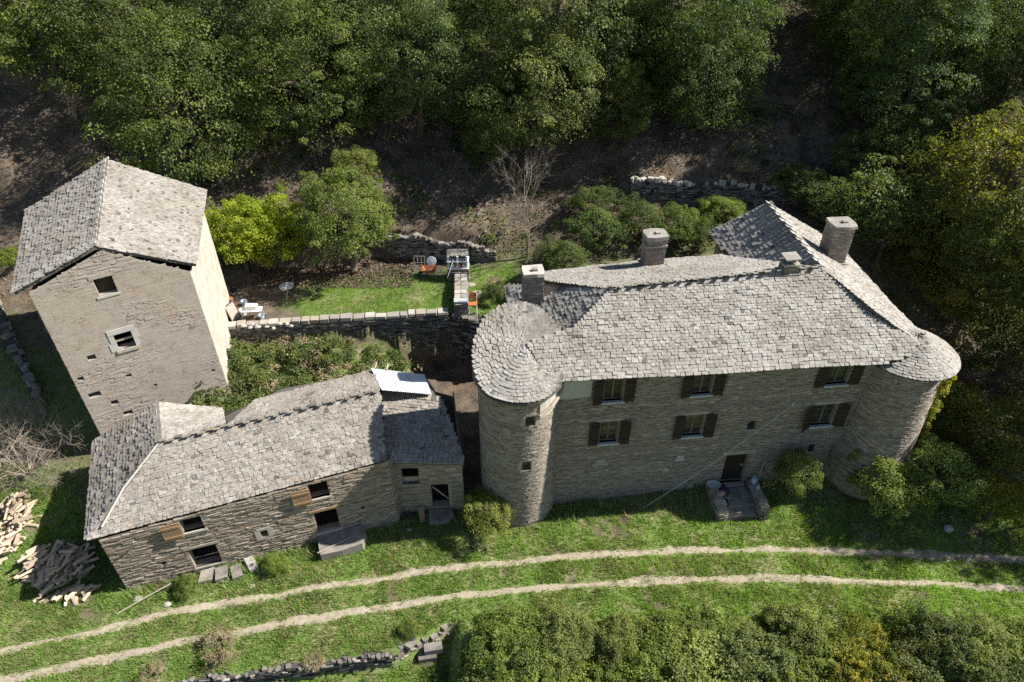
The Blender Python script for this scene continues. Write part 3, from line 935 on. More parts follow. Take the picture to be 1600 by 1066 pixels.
# windows, shutters, sills
for (u0, u1, z0, z1) in wins:
    up = z0 > 6
    casement(Pf, u0, u1, z0, z1, manor)
    sill(Pf, u0 - .1, u1 + .1, z0, manor, M['sill'], .13, .1)
    if not up: mob('lintel', *panel(Pf, u0 - .2, u1 + .2, z1 + .004, z1 + .17, -.1, .14), M['cut_stone'], manor)
    w = .46 + .04 * (u0 > 12)
    shutter(Pf, u0 - .04 - w, u0 - .04, z0 - .06, z1 + .02, manor, M['shutter'], ajar=random.choice((0, .05, .12, .22)))
    shutter(Pf, u1 + .06, u1 + .06 + w, z0 - .06, z1 + .02, manor, M['shutter'], ajar=random.choice((0, .04, .1, .2)), hinge=-1)
for (u0, u1, z0, z1) in small:
    mob('pane', *panel(Pf, u0, u1, z0, z1, -.2, .01), M['glass'], manor)
    sill(Pf, u0 - .08, u1 + .08, z0, manor, M['cut_stone'], .05)
u0, u1, z0, z1 = door_o
m = MB()
for i in range(6):
    w = (u1 - u0) / 6
    m.add(*panel(Pf, u0 + i * w + .005, u0 + (i + 1) * w - .005, z0, z1, -.24, .04))
d = m.build('door', M['shutter'], manor)
mob('handle', *panel(Pf, u1 - .16, u1 - .10, z0 + .95, z0 + 1.08, -.198, .05), M['metal'], d)
mob('lintel', *panel(Pf, u0 - .22, u1 + .25, z1 + .004, z1 + .24, -.1, .15), M['cut_stone'], manor)
sill(Pf, u0 - .1, u1 + .1, z0, manor, M['cut_stone'], .22, .12, 'threshold')
# pale plaster under the eave beside the round tower, niche stones, hook
mob('plaster_patch', *panel(Pf, uf(1.9), wins[0][0] - .56, 6.85, 8.0, .03, .035), M['plaster'], manor)
for (px, py, w, h, mt) in ((938, 722, .75, .4, 'cut_stone'), (1062, 715, .45, .35, 'sill'), (1078, 760, .35, .25, 'pale_stone'), (1040, 733, .3, .2, 'pale_stone')):
    u, z = wall_uz(Pf, px, py)
    m = MB(); m.add(*panel(Pf, u - w / 2, u + w / 2, z - h / 2, z, -.05, .115)); m.add(*panel(Pf, u - w / 3, u + w / 3, z + .005, z + h / 2, -.05, .11)); m.build('niche_block', M[mt], manor)

def chimney(name, x, y, z0, z1, wx, wy, ang, capmat, seed, cap_over=.09, cap_h=.14, second=False):
    r = np.random.default_rng(seed)
    ca, sa = math.cos(ang), math.sin(ang)
    ex, ey = np.array([ca, sa]), np.array([-sa, ca])
    cor = [np.array([x, y]) + sx * ex * wx / 2 + sy * ey * wy / 2 for sx, sy in ((-1, -1), (1, -1), (1, 1), (-1, 1))]
    Vc = [(*c, z0) for c in cor] + [(*c, z1) for c in cor]
    ch = mob('chimney', np.array(Vc), [(0, 1, 5, 4), (1, 2, 6, 5), (2, 3, 7, 6), (3, 0, 4, 7), (4, 5, 6, 7)], M['mortar'], manor)
    jn = Joined()
    for i in range(4):
        P = plane_P(cor[i], cor[(i + 1) % 4])
        jn.add(*masonry(P, -.02, P.L + .02, lambda u: z0, lambda u: z1, (), (.045, .085), (.14, .34), (0, .03), seed=seed + i))
    jn.build('masonry', M['stone_rt'], ch)
    m = MB()
    k = 12
    V = []; 
    for (zz, s) in ((z1 + .006, 1.0), (z1 + cap_h, .97)):
        for i in range(k):
            t = 2 * math.pi * (i + .5) / k
            q = max(abs(math.cos(t)), abs(math.sin(t)))
            f = (1 / q) * (1 - .08 * (q < .8)) * s * (1 + .02 * math.sin(i * 2.3 + seed))
            p = np.array([x, y]) + ex * math.cos(t) * f * (wx / 2 + cap_over) + ey * math.sin(t) * f * (wy / 2 + cap_over)
            V.append((p[0], p[1], zz + .02 * math.sin(i * 1.7 + seed)))
    F = [(i, (i + 1) % k, k + (i + 1) % k, k + i) for i in range(k)] + [tuple(range(k, 2 * k)), tuple(range(k))[::-1]]
    mob('cap', np.array(V), F, capmat, ch)
    mm = MB(); mm.obox((x + .08, y - .05, z1 + cap_h + .05), (.11, .02, 0), (-.02, .09, .01), (0, 0, .05)); mm.build('cap_stone', M['slab'], ch)
    if second:
        mm = MB(); mm.obox((x, y, z1 - .32), ex_3(ex) * (wx / 2 + .07), ex_3(ey) * (wy / 2 + .07), (0, 0, .045)); mm.build('ledge_course', M['cut_stone'], ch)
    # lead-grey flashing slabs at the foot
    mm = MB(); mm.obox((x, y, z0 + .38), ex_3(ex) * (wx / 2 + .12), ex_3(ey) * (wy / 2 + .12), (0, 0, .03)); mm.build('flashing', M['slab'], ch)
def ex_3(v): return np.array([v[0], v[1], 0.])
fa = RAD(6.36)
chimney('c', .93, 25.95, 8.25, 10.22, .86, .75, fa, M['pale_stone'], 31, .07, .17)
chimney('c', 6.68, 28.35, 8.9, 10.72, .9, .72, fa, M['slab'], 41, .11, .2, True)
chimney('c', 15.2, 28.4, 9.1, 11.32, .92, .84, fa, M['slab'], 51, .13, .14)
chimney('c', 11.95, 25.5, 10.2, 10.98, .58, .52, fa, M['slab'], 56, .10, .09)
m = MB(); m.obox((11.97, 25.5, 11.19), (.17, .02, 0), (-.02, .15, 0), (0, 0, .08)); m.build('chimney_top', M['stone_block'], manor)
m = MB(); m.obox((11.95, 25.5, 11.31), (.33, .04, .01), (-.04, .30, .02), (0, 0, .03)); m.build('chimney_slab', M['slab'], manor)

# ------------------------------------------------------------------ the tall left tower
TFL, TFR, TBR = bp(155, 675, 3.0)[:2], bp(357, 607, 3.0)[:2], bp(360, 470, 4.1)[:2]
TBL = TFL + (TBR - TFR)
keep = empty('tower_house', (*((TFL + TFR + TBR + TBL) / 4), 3.0))
tag(keep, 'tall square stone tower house with a two-pitched slate roof', 'tower')
rFL, rFR, rBR, rBL = bp(22, 457, 11.05), bp(305, 412, 10.2), bp(322, 298, 10.5), bp(42, 330, 11.2)
aF, aB = bp(147, 385, 12.15), bp(165, 250, 12.9)
kroof = mob('roof', *join_plain([slab_poly([rFR, rBR, aB, aF], .13, .03), slab_poly([aF, aB, rBL, rFL], .13, .03)]), M['deck'], keep)
S = Slates(33)
def quadlay(S, a, b, c, d, exp, w, th=.04):
    """eave a->b, ridge d->c; courses follow the twist of the slope"""
    a, b, c, d = [np.asarray(q, float) for q in (a, b, c, d)]
    H = (np.linalg.norm(d - a) + np.linalg.norm(c - b)) / 2
    v = -.05
    while v < H - .1:
        e = exp * S.r.uniform(.92, 1.1)
        f = (v + e * .8) / H
        p0, p1 = a + (d - a) * f, b + (c - b) * f
        L = np.linalg.norm(p1 - p0); rt = (p1 - p0) / L
        u = -S.r.uniform(0, w[0])
        while u < L:
            ww = S.r.uniform(*w)
            m_ = min(max((u + ww / 2), 0.02), L - .02)
            s = m_ / L
            up = unit((d - a) * (1 - s) + (c - b) * s); up = unit(up - rt * np.dot(up, rt)); n = np.cross(rt, up)
            S.put(p0 + rt * m_ + up * S.r.uniform(-.009, .009), rt, up, n, ww - .012, e * 1.75, th * S.r.uniform(.75, 1.5))
            u += ww
        v += e
quadlay(S, rFR, rBR, aB, aF, .13, (.12, .26), .015)
quadlay(S, rBL, rFL, aF, aB, .18, (.17, .3), .026)
S.build(kroof, M['slate_tower'])
ridge_slates(kroof, aF, aB, [-.9, -.35, .1], M['pale_slate'], .26, .15, seed=3)
Pt = plane_P(TFL, TFR)
def kt(u):
    f = u / Pt.L
    zl, zr = 10.85, 9.98
    return zl + (11.93 - zl) * f / .5 if f < .5 else 11.93 + (zr - 11.93) * (f - .5) / .5
def op_at(P, px, py, w, h):
    u, z = wall_uz(P, px, py); return (u - w / 2, u + w / 2, z - h / 2, z + h / 2)
ko = [op_at(Pt, 165, 447, .72, .85), op_at(Pt, 195, 532, .72, .85)]
holes = [op_at(Pt, px, py, w, h) for px, py, w, h in ((143, 559, .34, .26), (126, 592, .26, .18), (148, 617, .5, .28), (179, 629, .3, .24), (333, 579, .16, .16), (243, 602, .16, .14), (318, 613, .14, .13), (201, 587, .24, .16), (200, 645, .4, .22))]
kb = lambda u: -.2
parts = [wall_core(Pt, [0, Pt.L * .5, Pt.L], kb, kt, ko + holes, .45)]
Ps = plane_P(TFR, TBR); ks = lambda u: 9.88 + .35 * u / Ps.L
parts.append(wall_core(Ps, [0, Ps.L], kb, ks))
Pn = plane_P(TBR, TBL); parts.append(wall_core(Pn, [0, Pn.L * .5, Pn.L], kb, lambda u: 10.2 + (1.9 - abs(u / Pn.L - .5) * 3.0)))
Pv = plane_P(TBL, TFL); parts.append(wall_core(Pv, [0, Pv.L], kb, lambda u: 10.95 - .12 * u / Pv.L))
mob('wall', *join_plain(parts), M['stone_tower'], keep)
jn = Joined()
jn.add(*masonry(Pt, 0, Pt.L, lambda u: 1.0, kt, ko + holes, (.05, .1), (.16, .5), (.0, .03), gap=.008, seed=61, lift=.0015, prf=lambda u, z: .22 + .8 * sstep(.5, .72, vnoise(u * .55 + 2, z * .8 + 3) + .25 * sstep(4.5, 3.5, z))))
jn.build('masonry', M['stone_tower'], keep)
t = NT('rendered_side')
c = t.mix(t.ramp(t.noise(1.2, 5, .65), [(.45, 0), (.7, 1)]), (.50, .455, .385), (.36, .315, .255))
c = t.mix(t.ramp(t.noise(7, 5, .7), [(.55, 0), (.7, .6)]), c, (.30, .26, .21))
t.bump(t.noise(14, 5, .7), .6, .03); M['render_side'] = t.done(c, .92, .15)
jn = Joined()
jn.add(*masonry(Ps, 0, Ps.L, lambda u: 1.0, ks, (), (.08, .15), (.3, .9), (.0, .02), gap=.006, seed=62, lift=.001, prf=lambda u, z: .35 + .8 * sstep(.5, .75, vnoise(u * .7 + 9, z * .7 + 5))))
jn.add(*masonry(Pv, 0, Pv.L, lambda u: 1.0, lambda u: 10.1, (), (.08, .15), (.2, .55), (0, .03), seed=63))
jn.build('rendered_masonry', M['render_side'], keep)
u0, u1, z0, z1 = ko[1]
surround(Pt, ko[1], keep, M['plaster'], .2, .03)
sill(Pt, u0 - .1, u1 + .1, z0, keep, M['cut_stone'], .08, .14)
mob('crossbar', *panel(Pt, u0, u1, (z0 + z1) / 2 - .05, (z0 + z1) / 2 + .05, -.2, .06), M['greywood'], keep)
u0, u1, z0, z1 = ko[0]
sill(Pt, u0 - .12, u1 + .08, z0, keep, M['pale_stone'], .04, .1)
mob('lintel', *panel(Pt, u0 - .15, u1 + .12, z1 + .004, z1 + .18, -.1, .13), M['cut_stone'], keep)
mob('board', *panel(Pt, u0 + .05, u1 - .05, z0 + .02, z1 - .12, -.35, .03), M['shutter'], keep)

# ------------------------------------------------------------------ the low barn
BFL, BK, BFR = np.array([-16.37, 16.87]), bp(622, 815, 0)[:2], np.array([-2.25, 21.12])
BK2 = BK + [.12, .50]
barn = empty('barn', (-9.5, 21.0, 0))
tag(barn, 'low stone barn with hipped slate roof and wooden shutters by the track', 'barn')
EL, EK, ER = bp(135, 843, 3.45), bp(600, 718, 4.15), bp(724, 724, 4.15)
R0, R1, R2 = bp(250, 692, 5.25), bp(592, 612, 5.75), bp(688, 622, 5.5)
LE, TP = bp(148, 690, 3.2), bp(245, 630, 5.0)
B0, B1, BV = bp(440, 607, 4.7), bp(583, 580, 4.9), bp(352, 650, 4.4)
Rm = R0 + (R1 - R0) * .30
EKa, ERa, R1a, R2a = bp(603, 722, 3.75), bp(725, 724, 3.7), bp(599, 613, 4.75), bp(688, 622, 4.7)
decks = [slab_poly(p, .1, .03) for p in ([EL, EK, R1, R0], [EKa, ERa, R2a, R1a], [LE, EL, R0, TP], [R1, B1, B0, BV, Rm], [R1a, R2a, bp(664, 587, 4.3), bp(588, 580, 4.3)])]
broof = mob('roof', *join_plain(decks), M['deck'], barn)
VA, VB = bp(351, 663, 5.25), bp(346, 639, 4.1)
VD = mob('valley_deck', *slab_poly([R0, VA, VB, TP], .1, .12), M['deck'], barn)
S = Slates(44)
quadlay(S, EL, EK, R1, R0, .14, (.15, .31), .019)
quadlay(S, EKa, ERa, R2a, R1a, .17, (.16, .3), .024)
quadlay(S, LE, EL, R0, TP, .19, (.17, .34), .026)
quadlay(S, B1, B0 * .55 + BV * .45, Rm, R1, .17, (.16, .3), .024)
S.build(broof, M['slate_barn'])
S = Slates(46)
quadlay(S, VA, VB, TP, R0, .14, (.14, .26), .018)
vd = bpy.data.objects[VD.name]
S.build(vd, M['pale_slate'], 0)
ridge_slates(broof, R0, R1, [-.36, .93, 0], M['slate_barn'], .30, .14, seed=4)
m = MB(); m.tube([EL + [.55, .35, .32], (EL + R0) / 2 + [0, 0, .10], R0 + [0, 0, .06]], .045, 6); m.build('hip_strip', M['pale_stone'], broof)
# white corrugated sheets over the back of the ridge
c00, c10, c11, c01 = bp(580, 577, 5.05), bp(663, 587, 4.65), bp(675, 618, 4.85), bp(597, 611, 5.3)
for k in range(3):
    V = []; F = []
    nn = 14
    for i in range(nn + 1):
        fx = (k + i / nn * 1.04) / 3.04
        for fy in (0, 1):
            p = (c00 * (1 - fx) + c10 * fx) * (1 - fy) + (c01 * (1 - fx) + c11 * fx) * fy
            V.append(p + [0, 0, .06 + .004 * k + .018 * math.cos(i * math.pi)])
        if i: F.append((2 * i - 2, 2 * i, 2 * i + 1, 2 * i - 1))
    V = np.array(V); kk = len(V)
    V = np.concatenate([V, V - [0, 0, .012]])
    F += [tuple(i + kk for i in f[::-1]) for f in F]
    mob('corrugated_sheet', V, F, M['sheet'], barn)
for px in (586, 604):
    m = MB(); a = bp(px, 576 + (px - 586) * .12, 5.05); m.tube([a, a + [-.02, .55, -.05]], .035, 6); m.build('batten', M['greywood'], barn)
# walls
Pa, Pc, Pj = plane_P(BFL, BK), plane_P(BK2, BFR), plane_P(BK, BK2)
btop = lambda u: 3.44 + .66 * u / Pa.L
ctop = lambda u: 3.74
bb = lambda u: -.4
oa = {}
for nm, px, py, w, h in (('up1', 299, 817, .82, 1.0), ('low1', 321, 868, 1.1, 1.3), ('mini', 413, 833, .3, .36), ('up2', 498, 766, .80, .92), ('door', 511, 813, .98, 1.42)): oa[nm] = op_at(Pa, px, py, w, h)
q = list(oa['up1']); q[3] = min(q[3], 3.42); oa['up1'] = tuple(q); q = list(oa['up2']); q[3] = min(q[3], 3.82); oa['up2'] = tuple(q)
oc = {'win': op_at(Pc, 641, 744, .78, 1.05), 'door': op_at(Pc, 688, 774, .8, 1.5)}
gaps = [op_at(Pa, px, py, .18, .2) for px, py in ((256, 880), (567, 793), (281, 900))]
BBR = BFR + (BBL_ := np.array([-.55, 3.4])); BBL = LE[:2] + [.3, 0]
Pd, Pe = plane_P(BFR, BBR), plane_P(BBL, BFL)
Pq = plane_P(BBR, bp(583, 582, 4.4)[:2]); Px = plane_P(bp(583, 582, 4.4)[:2], BBL)
parts = [wall_core(Pj, [0, Pj.L], bb, lambda u: 4.1), wall_core(Pa, [0, Pa.L], bb, btop, list(oa.values()) + gaps, .4), wall_core(Pc, [0, Pc.L], bb, ctop, list(oc.values()), .35),
         wall_core(Pd, [0, Pd.L], bb, lambda u: 3.65 + .95 * u / Pd.L), wall_core(Pe, [0, Pe.L], bb, lambda u: 3.15),
         wall_core(Pq, [0, Pq.L], bb, lambda u: 4.2), wall_core(Px, [0, Px.L], bb, lambda u: 3.1 if u > 1 else 4.2)]
mob('wall', *join_plain(parts), M['mortar'], barn)
mob('floor', *slab_poly([(*q, .06 + .0) for q in (BFL + [.35, .35], BFR + [-.4, .3], BBR + [-.3, -.2], BBL + [.5, -.3])], .1), M['mortar_dark'], barn)
jn = Joined()
jn.add(*masonry(Pa, 0, Pa.L, bb, btop, list(oa.values()) + gaps, (.04, .085), (.2, .65), (0, .05), seed=71))
jn.add(*masonry(Pj, 0, Pj.L, bb, lambda u: 4.1, (), (.04, .09), (.2, .5), (0, .03), seed=75))
jn.add(*masonry(Pc, 0, Pc.L, bb, ctop, list(oc.values()), (.045, .09), (.22, .7), (0, .016), seed=72))
jn.add(*masonry(Pd, 0, Pd.L, bb, lambda u: 3.65 + .95 * u / Pd.L, (), (.05, .1), (.16, .42), (0, .03), seed=73))
jn.add(*masonry(Pe, 0, Pe.L, bb, lambda u: 3.15, (), (.05, .1), (.16, .42), (0, .03), seed=74))
jn.build('masonry', M['stone_barn'], barn)
def brown_shutter(P, px, py, w, h):
    u, z = wall_uz(P, px, py)
    o = shutter(P, u - w / 2, u + w / 2, z - h / 2, z + h / 2, barn, M['oldwood'], .1, 5)
    return o
brown_shutter(Pa, 269, 829, .74, .95); brown_shutter(Pa, 471, 776, .78, .95)
for nm in ('up1', 'up2', 'low1', 'door'):
    u0, u1, z0, z1 = oa[nm]
    sill(Pa, u0 - .08, u1 + .1, z0, barn, M['pale_stone'] if nm != 'low1' else M['cut_stone'], .06, .1)
for nm in ('low1', 'door'):
    u0, u1, z0, z1 = oa[nm]
    mob('lintel', *panel(Pa, u0 - .15, u1 + .18, z1 + .004, z1 + .13, -.1, .16), M['oldwood' if nm == 'door' else 'cut_stone'], barn)
u0, u1, z0, z1 = oa['up1']; mob('jamb_stone', *panel(Pa, u1 + .004, u1 + .3, z1 - .4, z1 - .08, -.1, .13), M['pale_stone'], barn)
u0, u1, z0, z1 = oa['mini']
for (a, b, c, d) in ((u0 - .22, u0 - .004, z0 - .05, z1 + .05), (u1 + .004, u1 + .24, z0 - .03, z1 + .07), (u0 - .12, u1 + .16, z1 + .075, z1 + .2), (u0 - .2, u1 + .1, z0 - .2, z0 - .055)):
    mob('surround_stone', *panel(Pa, a, b, c, d, -.1, .15), M['pale_stone'], barn)
u0, u1, z0, z1 = oc['win']; sill(Pc, u0 - .05, u1 + .05, z0, barn, M['greywood'], .05, .08)
mob('half_door', *panel(Pc, u0, u1, z0 + .01, z0 + .3, -.2, .04), M['greywood'], barn)
u0, u1, z0, z1 = oc['door']
mob('doorpost', *panel(Pc, u1 + .004, u1 + .14, z0, z1 + .05, -.1, .13), M['cut_stone'], barn)
m = MB(); A_ = Pc(u0 + .05, z1 - .25, -.12); B_ = Pc(u1 - .03, z0 + .35, -.12)
m.tube([A_, B_], .04, 5); m.build('brace_plank', M['greywood'], barn)
# stone landings before the doors and the leaning props
def landing(P, u0, u1, z, deep, name='landing', mat='slab', low=-.3):
    m = MB(); r = np.random.default_rng(int(u0 * 100) % 97)
    V = []
    for zz in (low, z):
        for (u, o) in ((u0, .06), (u1, .06), (u1 + .12, deep * .55), (u1 - .15, deep * .95), ((u0 + u1) / 2, deep), (u0 + .04, deep * .97)): V.append(P(u + r.uniform(-.03, .03), zz + r.uniform(-.02, .02), o))
    F = [tuple(range(6, 12)), tuple(range(6))[::-1]] + [(i, 6 + i, 6 + (i + 1) % 6, (i + 1) % 6) for i in range(6)]
    return mob(name, np.array(V), F, M['stone_block'], barn)
u0, u1, z0, z1 = oa['door']; landing(Pa, u0 - .1, u1 + .95, z0 - .12, 1.15)
u0, u1, z0, z1 = oc['door']; landing(Pc, u0 - .2, u1 + .1, z0 - .1, .85)
u0, u1, z0, z1 = oa['low1']
for i in range(4):
    m = MB(); a = u0 + .1 + i * .62
    p = Pa(a + .3, .05 + .04 * (i % 2), .42 + .1 * (i % 3)); m.obox(p, (.27 * Pa.d[0] - .03 * i, .27 * Pa.d[1], 0), (.30 * Pa.n[0] + .06 * (i - 1), .30 * Pa.n[1], -.02), (0, 0, .16)); m.build('paving_slab', M['stone_block'], barn)

# ------------------------------------------------------------------ dry-stone retaining walls
def dry_wall(label, A, B, base, top, coping=None, seed=80, mat='stone_dry', bed='mortar_dark', thick=.35, ch=(.05, .12), ln=(.15, .5), proud=(0, .09)):
    P = plane_P(A, B)
    w = empty('retaining_wall', (*((np.asarray(A[:2]) + np.asarray(B[:2])) / 2), base(P.L / 2)))
    tag(w, label, 'wall')
    V, F = wall_core(P, list(np.linspace(0, P.L, 12)), base, top)
    k = len(V)
    us = np.linspace(0, P.L, 12)
    Vt = []; Ft = []
    for i, u in enumerate(us):
        Vt += [P(u, top(u) - .01, 0.), P(u, top(u) - .02, -thick)]
        if i: Ft.append((2 * i - 2, 2 * i, 2 * i + 1, 2 * i - 1))
    mob('core', *join_plain([(V, F), (np.array(Vt), Ft)]), M[bed], w)
    jn = Joined(); jn.add(*masonry(P, 0, P.L, base, top, (), ch, ln, proud, .02, seed)); jn.build('masonry', M[mat], w)
    if coping:
        r = np.random.default_rng(seed + 1)
        u = 0
        while u < P.L - .1:
            l = r.uniform(*coping['l'])
            l = min(l, P.L - u)
            m = MB()
            rg = coping.get('rough')
            if rg and r.random() < .25: u += l; continue
            d = coping['d'] * (r.uniform(.5, 1.3) if rg else r.uniform(.85, 1.15)); h = coping['h'] * (r.uniform(.4, 1.6) if rg else r.uniform(.7, 1.2))
            p = P(u + l / 2, top(u + l / 2) + h / 2 - .02, .06 - d / 2 + r.uniform(-.03, .03) * (4 if rg else 1))
            yaw = r.normal(0, .5 if rg else .06)
            ex = np.array([P.d[0], P.d[1], 0]) * math.cos(yaw) + np.array([P.n[0], P.n[1], 0]) * math.sin(yaw)
            ey = np.array([-ex[1], ex[0], 0])
            # eight-cornered block, corners knocked off
            hx, hy = l / 2 - .015, d / 2
            out = []
            for sx, sy in ((-1, -1), (1, -1), (1, 1), (-1, 1)):
                c1, c2 = r.uniform(.01, .06, 2)
                a_ = (sx * hx, sy * (hy - c1)); b_ = (sx * (hx - c2), sy * hy)
                out += ([a_, b_] if sx * sy > 0 else [b_, a_])
            Vv = [p + ex * x + ey * y + [0, 0, -h / 2] for x, y in out] + [p + ex * x * .94 + ey * y * .94 + [0, 0, h / 2 + r.uniform(-.012, .012)] for x, y in out]
            kk = len(out)
            Ff = [tuple(range(kk, 2 * kk)), tuple(range(kk))[::-1]] + [(i, (i + 1) % kk, kk + (i + 1) % kk, kk + i) for i in range(kk)]
            mob('coping_stone', np.array(Vv), Ff, M['cop2'] if coping.get('pale') else M['stone_block'] if rg else M['cop%d' % r.integers(3)], w)
            u += l
    return w
M['cop0'] = plain('coping_grey', (.27, .25, .22), .88, .3, 4)
M['cop1'] = plain('coping_tan', (.33, .29, .235), .88, .3, 4)
M['cop2'] = plain('coping_pale', (.40, .375, .33), .88, .3, 4)
gA, gB = np.array([-15.9, 30.35]), np.array([-3.55, 31.78])
dry_wall('garden retaining wall with squared pale coping stones', gA, gB, lambda u: .0, lambda u: 3.98, dict(l=(.42, .75), d=.48, h=.2), 81)
gC = bp(798, 513, 3.6)[:2]
dry_wall('short dark retaining wall between the garden pier and the manor', gB + [.05, -.02], gC + [.8, -.2], lambda u: .0, lambda u: 3.75 - .04 * u, dict(l=(.15, .45), d=.4, h=.14, rough=1), 83)
dry_wall('dark dry-stone wall rising behind the garden lawn', bp(560, 400, 4.2)[:2], bp(775, 412, 4.3)[:2], lambda u: 3.7, lambda u: 5.75 - .13 * max(0, u - 4) + .1 * math.sin(u * 2), dict(l=(.15, .42), d=.35, h=.14, rough=1), 85)
dry_wall('long dark dry-stone wall high on the hillside slope', UW0[:2] + [0, .1], UW1[:2] + [0, .1], lambda u: float(hz(UW0[0] + u, UW0[1] - .2)) - .4, lambda u: float(hz(UW0[0] + u, UW0[1] - .2)) + 1.3 + .12 * math.sin(u * 1.3), dict(l=(.15, .5), d=.45, h=.18, rough=1, pale=1), 87)
lwx = [-16, -12.5, -8.6, -4.6]
a_, b_ = np.array([-15.5, lowwall_y(-15.5)]), np.array([-4.7, lowwall_y(-4.7)])
dry_wall('low crumbling dry-stone wall below the farm track', a_ + [0, -.12], b_ + [0, -.12], lambda u: -1.9, lambda u: float(hz(a_[0] + u * (b_[0] - a_[0]) / 11, lowwall_y(a_[0] + u * (b_[0] - a_[0]) / 11) + .3)) - .02 + .06 * math.sin(u * 2.1), dict(l=(.1, .28), d=.2, h=.08, rough=1), 89)
a_, b_ = np.array([-4.65, lowwall_y(-4.65) - .1]), np.array([-2.5, lowwall_y(-2.5) - .1])
dry_wall('stub of pale rubble wall climbing beside the stone steps', a_, b_, lambda u: -1.7, lambda u: -.1 + .10 * math.sin(u * 3) - .1, dict(l=(.12, .35), d=.5, h=.14, rough=1), 91, 'stone_rt')

wA_, wB_ = bp(82, 655, 1.7)[:2], bp(10, 492, 3.2)[:2]
dry_wall('dark rough wall in the shade left of the tower house', wA_, wB_, lambda u: float(hz(wA_[0] + (wB_[0] - wA_[0]) * u / np.linalg.norm(wB_ - wA_), wA_[1] + (wB_[1] - wA_[1]) * u / np.linalg.norm(wB_ - wA_))) - .4, lambda u: float(hz(wA_[0] + (wB_[0] - wA_[0]) * u / np.linalg.norm(wB_ - wA_), wA_[1] + (wB_[1] - wA_[1]) * u / np.linalg.norm(wB_ - wA_))) + .75 + .1 * math.sin(u * 1.7), dict(l=(.15, .45), d=.4, h=.14, rough=1), 95)
# pier and flagged wall-top running back from the corner of the garden wall
pier = empty('garden_pier', (-3.2, 33.3, 3.5)); tag(pier, 'flagstone-topped wall running back from the garden corner', 'wall')
pA, pB = np.array([-3.45, 35.0]), np.array([-3.25, 31.85])
Pp1 = plane_P(pA, pB); Pp2 = plane_P(pB, pB + [.75, .08]); Pp3 = plane_P(pB + [.75, .08], pA + [.75, .08])
jn = Joined(); parts = []
for P_, s_ in ((Pp1, 1), (Pp2, 2), (Pp3, 3)):
    parts.append(wall_core(P_, [0, P_.L], lambda u: .2, lambda u: 4.62)); jn.add(*masonry(P_, 0, P_.L, lambda u: .2, lambda u: 4.6, (), (.06, .14), (.2, .5), (0, .05), .018, 93 + s_))
parts.append((np.array([(*pA, 4.6), (*pB, 4.6), (*(pB + [.75, .08]), 4.6), (*(pA + [.75, .08]), 4.6)]), [(0, 1, 2, 3)]))
mob('core', *join_plain(parts), M['mortar'], pier); jn.build('masonry', M['stone_rt'], pier)
for i in range(7):
    f = (i + .5) / 7
    for s_ in (0, 1):
        if i == 0 and s_: continue
        p = pB + (pA - pB) * f + [.2 + .37 * s_ if i else .37, .02]
        m = MB(); q = random.uniform(-.1, .1)
        m.obox((p[0], p[1], 4.65), (.17 if i else .38, q * .2, 0), (q * .2, .205, 0), (0, 0, .045 + .01 * random.random())); m.build('flagstone', M['cop%d' % random.randrange(3)] if i else M['sill'], pier)

# ------------------------------------------------------------------ garden clutter
GZ0 = 4.0
def gpt(px, py, z=None):
    """spot on the garden terrace"""
    p = bp(px, py, GZ0)
    p[2] = float(hz(p[0], p[1])) if z is None else z
    return p
p = gpt(452, 466)
tb = empty('bistro_table', p); tag(tb, 'small round pale metal table on the shaded lawn', 'table')
m = MB(); m.lathe(p + [0, 0, .70], [(.40, 0), (.42, .012), (.42, .03), (.40, .035)], 24); m.build('table_top', M['metal'], tb)
m = MB(); m.tube([p + [0, 0, .3], p + [0, 0, .70]], .025, 8); m.build('column', M['metal'], tb)
for k in range(3):
    a = k * 2.094 + .4; d_ = np.array([math.cos(a), math.sin(a), 0])
    m = MB(); m.tube([p + [0, 0, .36], p + d_ * .1 + [0, 0, .3], p + d_ * .24 + [0, 0, .1], p + d_ * .33 + [0, 0, .0]], .016, 6); m.build('leg', M['metal'], tb)
# work bench with white boxes by the tower foot
p = gpt(397, 497)
wb = empty('garden_bench', p); tag(wb, 'small white trestle bench beside the tower wall', 'bench')
m = MB(); m.obox(p + [0, 0, .50], (.55, .05, 0), (-.03, .24, 0), (0, 0, .02)); m.build('seat', M['white'], wb)
for sx in (-1, 1):
    for sy in (-1, 1):
        m = MB(); m.tube([p + [sx * .46, sy * .18, .49], p + [sx * .54, sy * .26, 0]], .02, 6); m.build('leg', M['metal'], wb)
def crate(p, w, d, h, mat, label, cat, lid=False):
    o = empty('box', p); tag(o, label, cat)
    m = MB(); m.obox(p + [0, 0, .015], (w, 0, 0), (0, d, 0), (0, 0, .015))
    for sx in (-1, 1): m.obox(p + [sx * (w - .012), 0, h / 2 + .016], (.012, 0, 0), (0, d, 0), (0, 0, h / 2 - .014))
    for sy in (-1, 1): m.obox(p + [0, sy * (d - .012), h / 2 + .016], (w - .025, 0, 0), (0, .012, 0), (0, 0, h / 2 - .014))
    m.build('tray', mat, o)
    if lid:
        m = MB(); m.obox(p + [0, 0, h + .018], (w + .01, 0, 0), (0, d + .01, 0), (0, 0, .012)); m.build('lid', mat, o)
    return o
crate(p + [.0, .05, .52], .30, .16, .22, M['white'], 'closed white box standing on the trestle bench', 'box', True)
def bucket(p, r, h, mat, label, cat='bucket'):
    o = empty('bucket', p); tag(o, label, cat)
    m = MB(); m.lathe(p, [(r * .75, 0), (r, h), (r * .93, h - .005), (r * .72, .03)], 14); m.build('tub', mat, o)
    m = MB(); m.tube([p + [r * math.cos(a), .02, h + r * .5 * math.sin(a)] for a in np.linspace(0, math.pi, 8)], .008, 5); m.build('handle', M['metal'], o)
    return o
